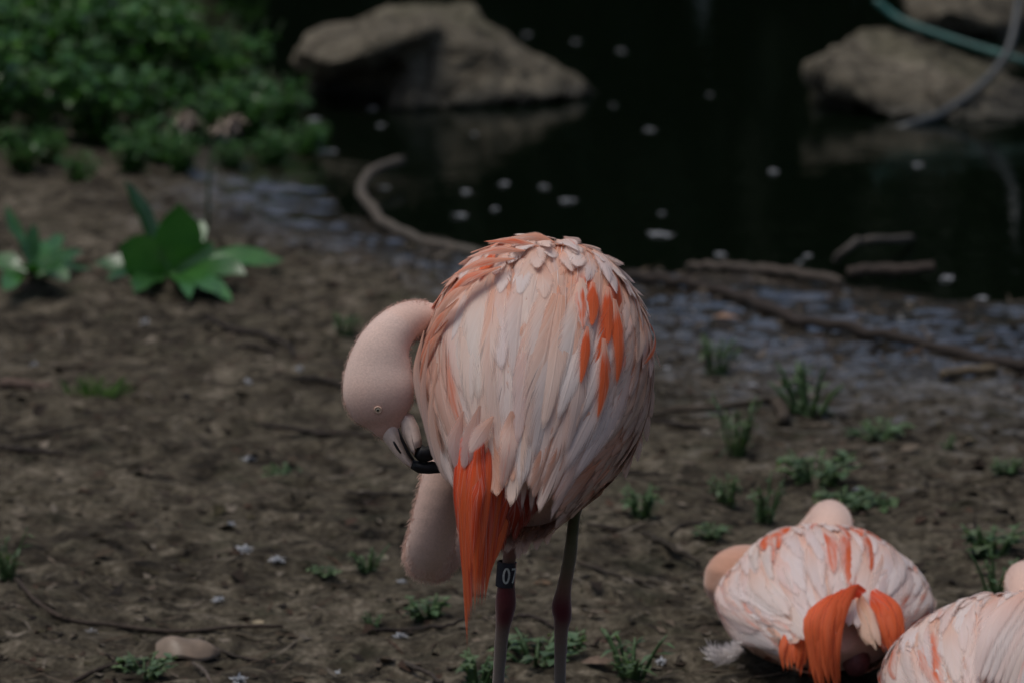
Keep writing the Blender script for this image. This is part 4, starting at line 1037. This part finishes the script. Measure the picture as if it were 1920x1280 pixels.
b7 = MB(); b7.add(*stroke(sev, .0011)); b7.add(*stroke([(.0118 - .0036 * k / 6, h0 + dh * .80 - dh * 1.8 * k / 6) for k in range(7)], .0012)); b7.build('digit', M_BANDTEXT, o_band, Bm.base)

# ---------------- the two resting birds
def rest_bird(label, C, e3, a, rx, ry, neck, colf, seed, dark=True, bumps=(), off=0):
    B = Bird(label, (C[0], C[1], 0.), C, e3, a, rx, ry, tap=.02, cone=.65, rmin=.40, bumps=bumps, group='flamingos resting on the mud')
    v, f, q = px_tube(neck, 60, 18)
    t = np.repeat(np.linspace(0, 1, 60), 18); t = np.r_[t, 0, 1]
    nc = np.array((.54, .29, .20))[None] + (np.array((.68, .47, .39)) - np.array((.54, .29, .20)))[None] * np.clip((t - .35) / .3, 0, 1)[:, None]
    sv, sf = B.shell(1.15)
    B.skin([(sv, sf, (.62, .42, .34)), (v, f, nc)], .004, 5)
    px, py = proj(B.bv)
    nm = np.zeros(len(B.bv), bool)
    kd = KDTree(len(v)); [kd.insert(p, i) for i, p in enumerate(v)]; kd.balance()
    for i, p in enumerate(B.bv): nm[i] = kd.find(p)[2] < .006
    B.fuzz(B.rim(nm), 2000, .004, lambda p: np.array([0, -.2, -.5]))
    cover(B, 'contour_feathers', 420, (-.97, .82), (-60, 240), .07, .013, (.78, .54, .44), .0, 6, .02, off=off)
    tract(B, 44, (.05, .60), (-15, 195), (.10, .14), (.014, .018), colf, lift0=.001, lift=.014, pointed=1.4, off=off + 30)
    tract(B, 60, (-.60, .15), (-20, 200), (.14, .21), (.016, .022), colf, lift0=.002, lift=.016, pointed=1.4, npt=12, off=off + 100)
    tract(B, 50, (-.97, -.50), (0, 180), (.08, .14), (.010, .014), colf, lift0=.003, lift=.02, pointed=1.4, off=off + 200, npt=10)
    filaments(B, 'feather_barbs', 200, (-.9, .6), (-15, 195), (.03, .06), colf, 4000, .0004, .004)
    return B
def pxrow(px, py, d, r, k=1.0): return (px, py, d, r, k)
def col_rest(x, p, px, py):
    r = rng.random()
    if x < -.35 and py < 1040 and r < .38: return PALE2, rng.uniform(.4, .7)
    if (p > 150 or p < 25) and r < .28: return PALE2, rng.uniform(.35, .65)
    if py > 1190 and r < .35: return PINK, rng.uniform(.3, .8)
    return lerp3(WHITE2, PALE2, rng.random()), rng.uniform(0, .08)
C2 = P(1546, 1128, 6.80); C2[2] = max(C2[2], .076)
B2 = rest_bird('resting flamingo with rounded back, folded neck knob and drooping orange tail', C2, (.02, -.99, -.06), .175, .130, .074,
               [pxrow(1500, 1120, 6.95, 46), pxrow(1420, 1115, 6.92, 48), pxrow(1370, 1090, 6.87, 52), pxrow(1388, 1066, 6.89, 46), pxrow(1440, 1058, 6.97, 40), pxrow(1510, 1020, 7.02, 38), pxrow(1548, 985, 7.0, 41), pxrow(1556, 978, 6.95, 42), pxrow(1560, 1000, 6.90, 40), pxrow(1556, 1050, 6.86, 34)], col_rest, 3, off=700,
               bumps=((0, 148, .8, 22, -.13), (0, 32, .8, 22, -.10)))
# its tail and rump plumes
def bunch(B, path, n, spread, W, c, st, seed=0):
    """overlapping plumes lying side by side along one path; spread = photo-pixel width across"""
    for k in range(n):
        o_ = (k / max(1, n - 1) - .5) * spread
        pts = []
        for q, (x_, y_, d_) in enumerate(path):
            w_ = (.35, .8, 1., .9, .75)[q] if len(path) == 5 else (.4, .9, 1., .8)[q]
            pts.append((x_ + o_ * w_ + rng.uniform(-3, 3), y_ + (o_ * -.35 if q < 2 else 0) + (rng.uniform(-22, 10) if q == len(path) - 1 else 0), d_ + abs(o_) * .0003 + rng.uniform(-.004, .004)))
        plume(B, pts, W * rng.uniform(.8, 1.2), jit(c, .12), st * rng.uniform(.8, 1.05), 1.6, (o_ * .012, -.9, .35), .3, 13, root=.3)
bunch(B2, [(1612, 1118, 6.65), (1580, 1112, 6.61), (1548, 1160, 6.57), (1545, 1225, 6.55), (1552, 1302, 6.545)], 11, 62, .0085, RED, .95)
bunch(B2, [(1555, 1135, 6.66), (1522, 1160, 6.62), (1500, 1210, 6.59), (1495, 1262, 6.575)], 9, 66, .0085, RED, .8)
bunch(B2, [(1630, 1112, 6.66), (1655, 1140, 6.62), (1668, 1180, 6.595), (1672, 1228, 6.58)], 7, 52, .0080, RED, .75)
bunch(B2, [(1606, 1118, 6.65), (1618, 1150, 6.61), (1630, 1190, 6.585), (1640, 1232, 6.575)], 4, 26, .0085, (.74, .50, .37), .1)
v, f = tube(catmull([P(1598, 1200, 6.66), P(1604, 1235, 6.63), P(1606, 1262, 6.63)], 10), [.010, .013, .015, .017, .018, .018, .017, .015, .013, .010], 12)
mk('ankle_joint', v, f, plain('leg_skin', (.13, .045, .05), .5, .4, 150., .25), B2.root, B2.base)
dt = MB()
for k in range(420):
    u = rng.random(); cx_, cy_ = 1398 - 66 * u + rng.uniform(-6, 6), 1206 + 26 * math.sin(u * 2.4) + rng.uniform(-12, 14)
    an = rng.gauss(2.7 - .5 * u, .5); l_ = rng.uniform(10, 24); d0_ = 6.70 + rng.uniform(-.012, .012)
    c = px_line([(cx_, cy_, d0_), (cx_ + l_ * .5 * math.cos(an), cy_ - l_ * .4 * math.sin(an), d0_ - .004), (cx_ + l_ * math.cos(an), cy_ - l_ * math.sin(an), d0_ - .006)], 4)
    v, f, uv = vane(c, [unit((rng.uniform(-.6, .6), -.6, .8))] * 4, rng.uniform(.0004, .0009), 1.2, nv=2)
    dt.add(v, f, uv, (.84, .79, .77))
o = dt.build('down_tuft', M_DOWN, B2.root, B2.base); o['kind'] = 'stuff'
def col_rest3(x, p, px, py):
    r = rng.random()
    if px < 1800 and r < .22: return PALE2, rng.uniform(.35, .6)
    return lerp3(WHITE2, PALE2, rng.random()), rng.uniform(0, .1)
C3 = P(1885, 1282, 6.46); C3[2] = max(C3[2], .066)
B3 = rest_bird('resting flamingo with pale pink wings lying in front of the orange-tailed one', C3, (-.18, -.97, -.05), .185, .142, .084,
               [pxrow(1960, 1240, 6.66, 48), pxrow(2040, 1200, 6.64, 48), pxrow(2060, 1170, 6.66, 45), pxrow(2000, 1150, 6.72, 42), pxrow(1935, 1120, 6.72, 42), pxrow(1924, 1092, 6.69, 42), pxrow(1930, 1100, 6.63, 42), pxrow(1935, 1150, 6.58, 36)], col_rest3, 4, off=1200,
               bumps=((0., 62, .9, 24, .14), (0, 140, .8, 25, -.06)))
# the raised wing folded over its back
for k in range(9):
    o_ = k * 13
    plume(B3, [(1940 + o_ * .5, 1098 + k * 2, 6.43), (1888 + o_, 1132 + k * 3, 6.365), (1848 + o_, 1195 + k * 4, 6.315 - k * .002), (1826 + o_, 1278 + k * 5, 6.285 - k * .003)], .017, lerp3(WHITE2, PALE2, rng.random()), .35 if k in (2, 6) else 0., 1.2, (-.5 + k * .05, -.75, .5), .25, 13, root=.4)
print('feathers', Bm.count, B2.count, B3.count, 'objects', len(bpy.data.objects), 'tris', sum(len(m.polygons) for m in bpy.data.meshes) * 2)
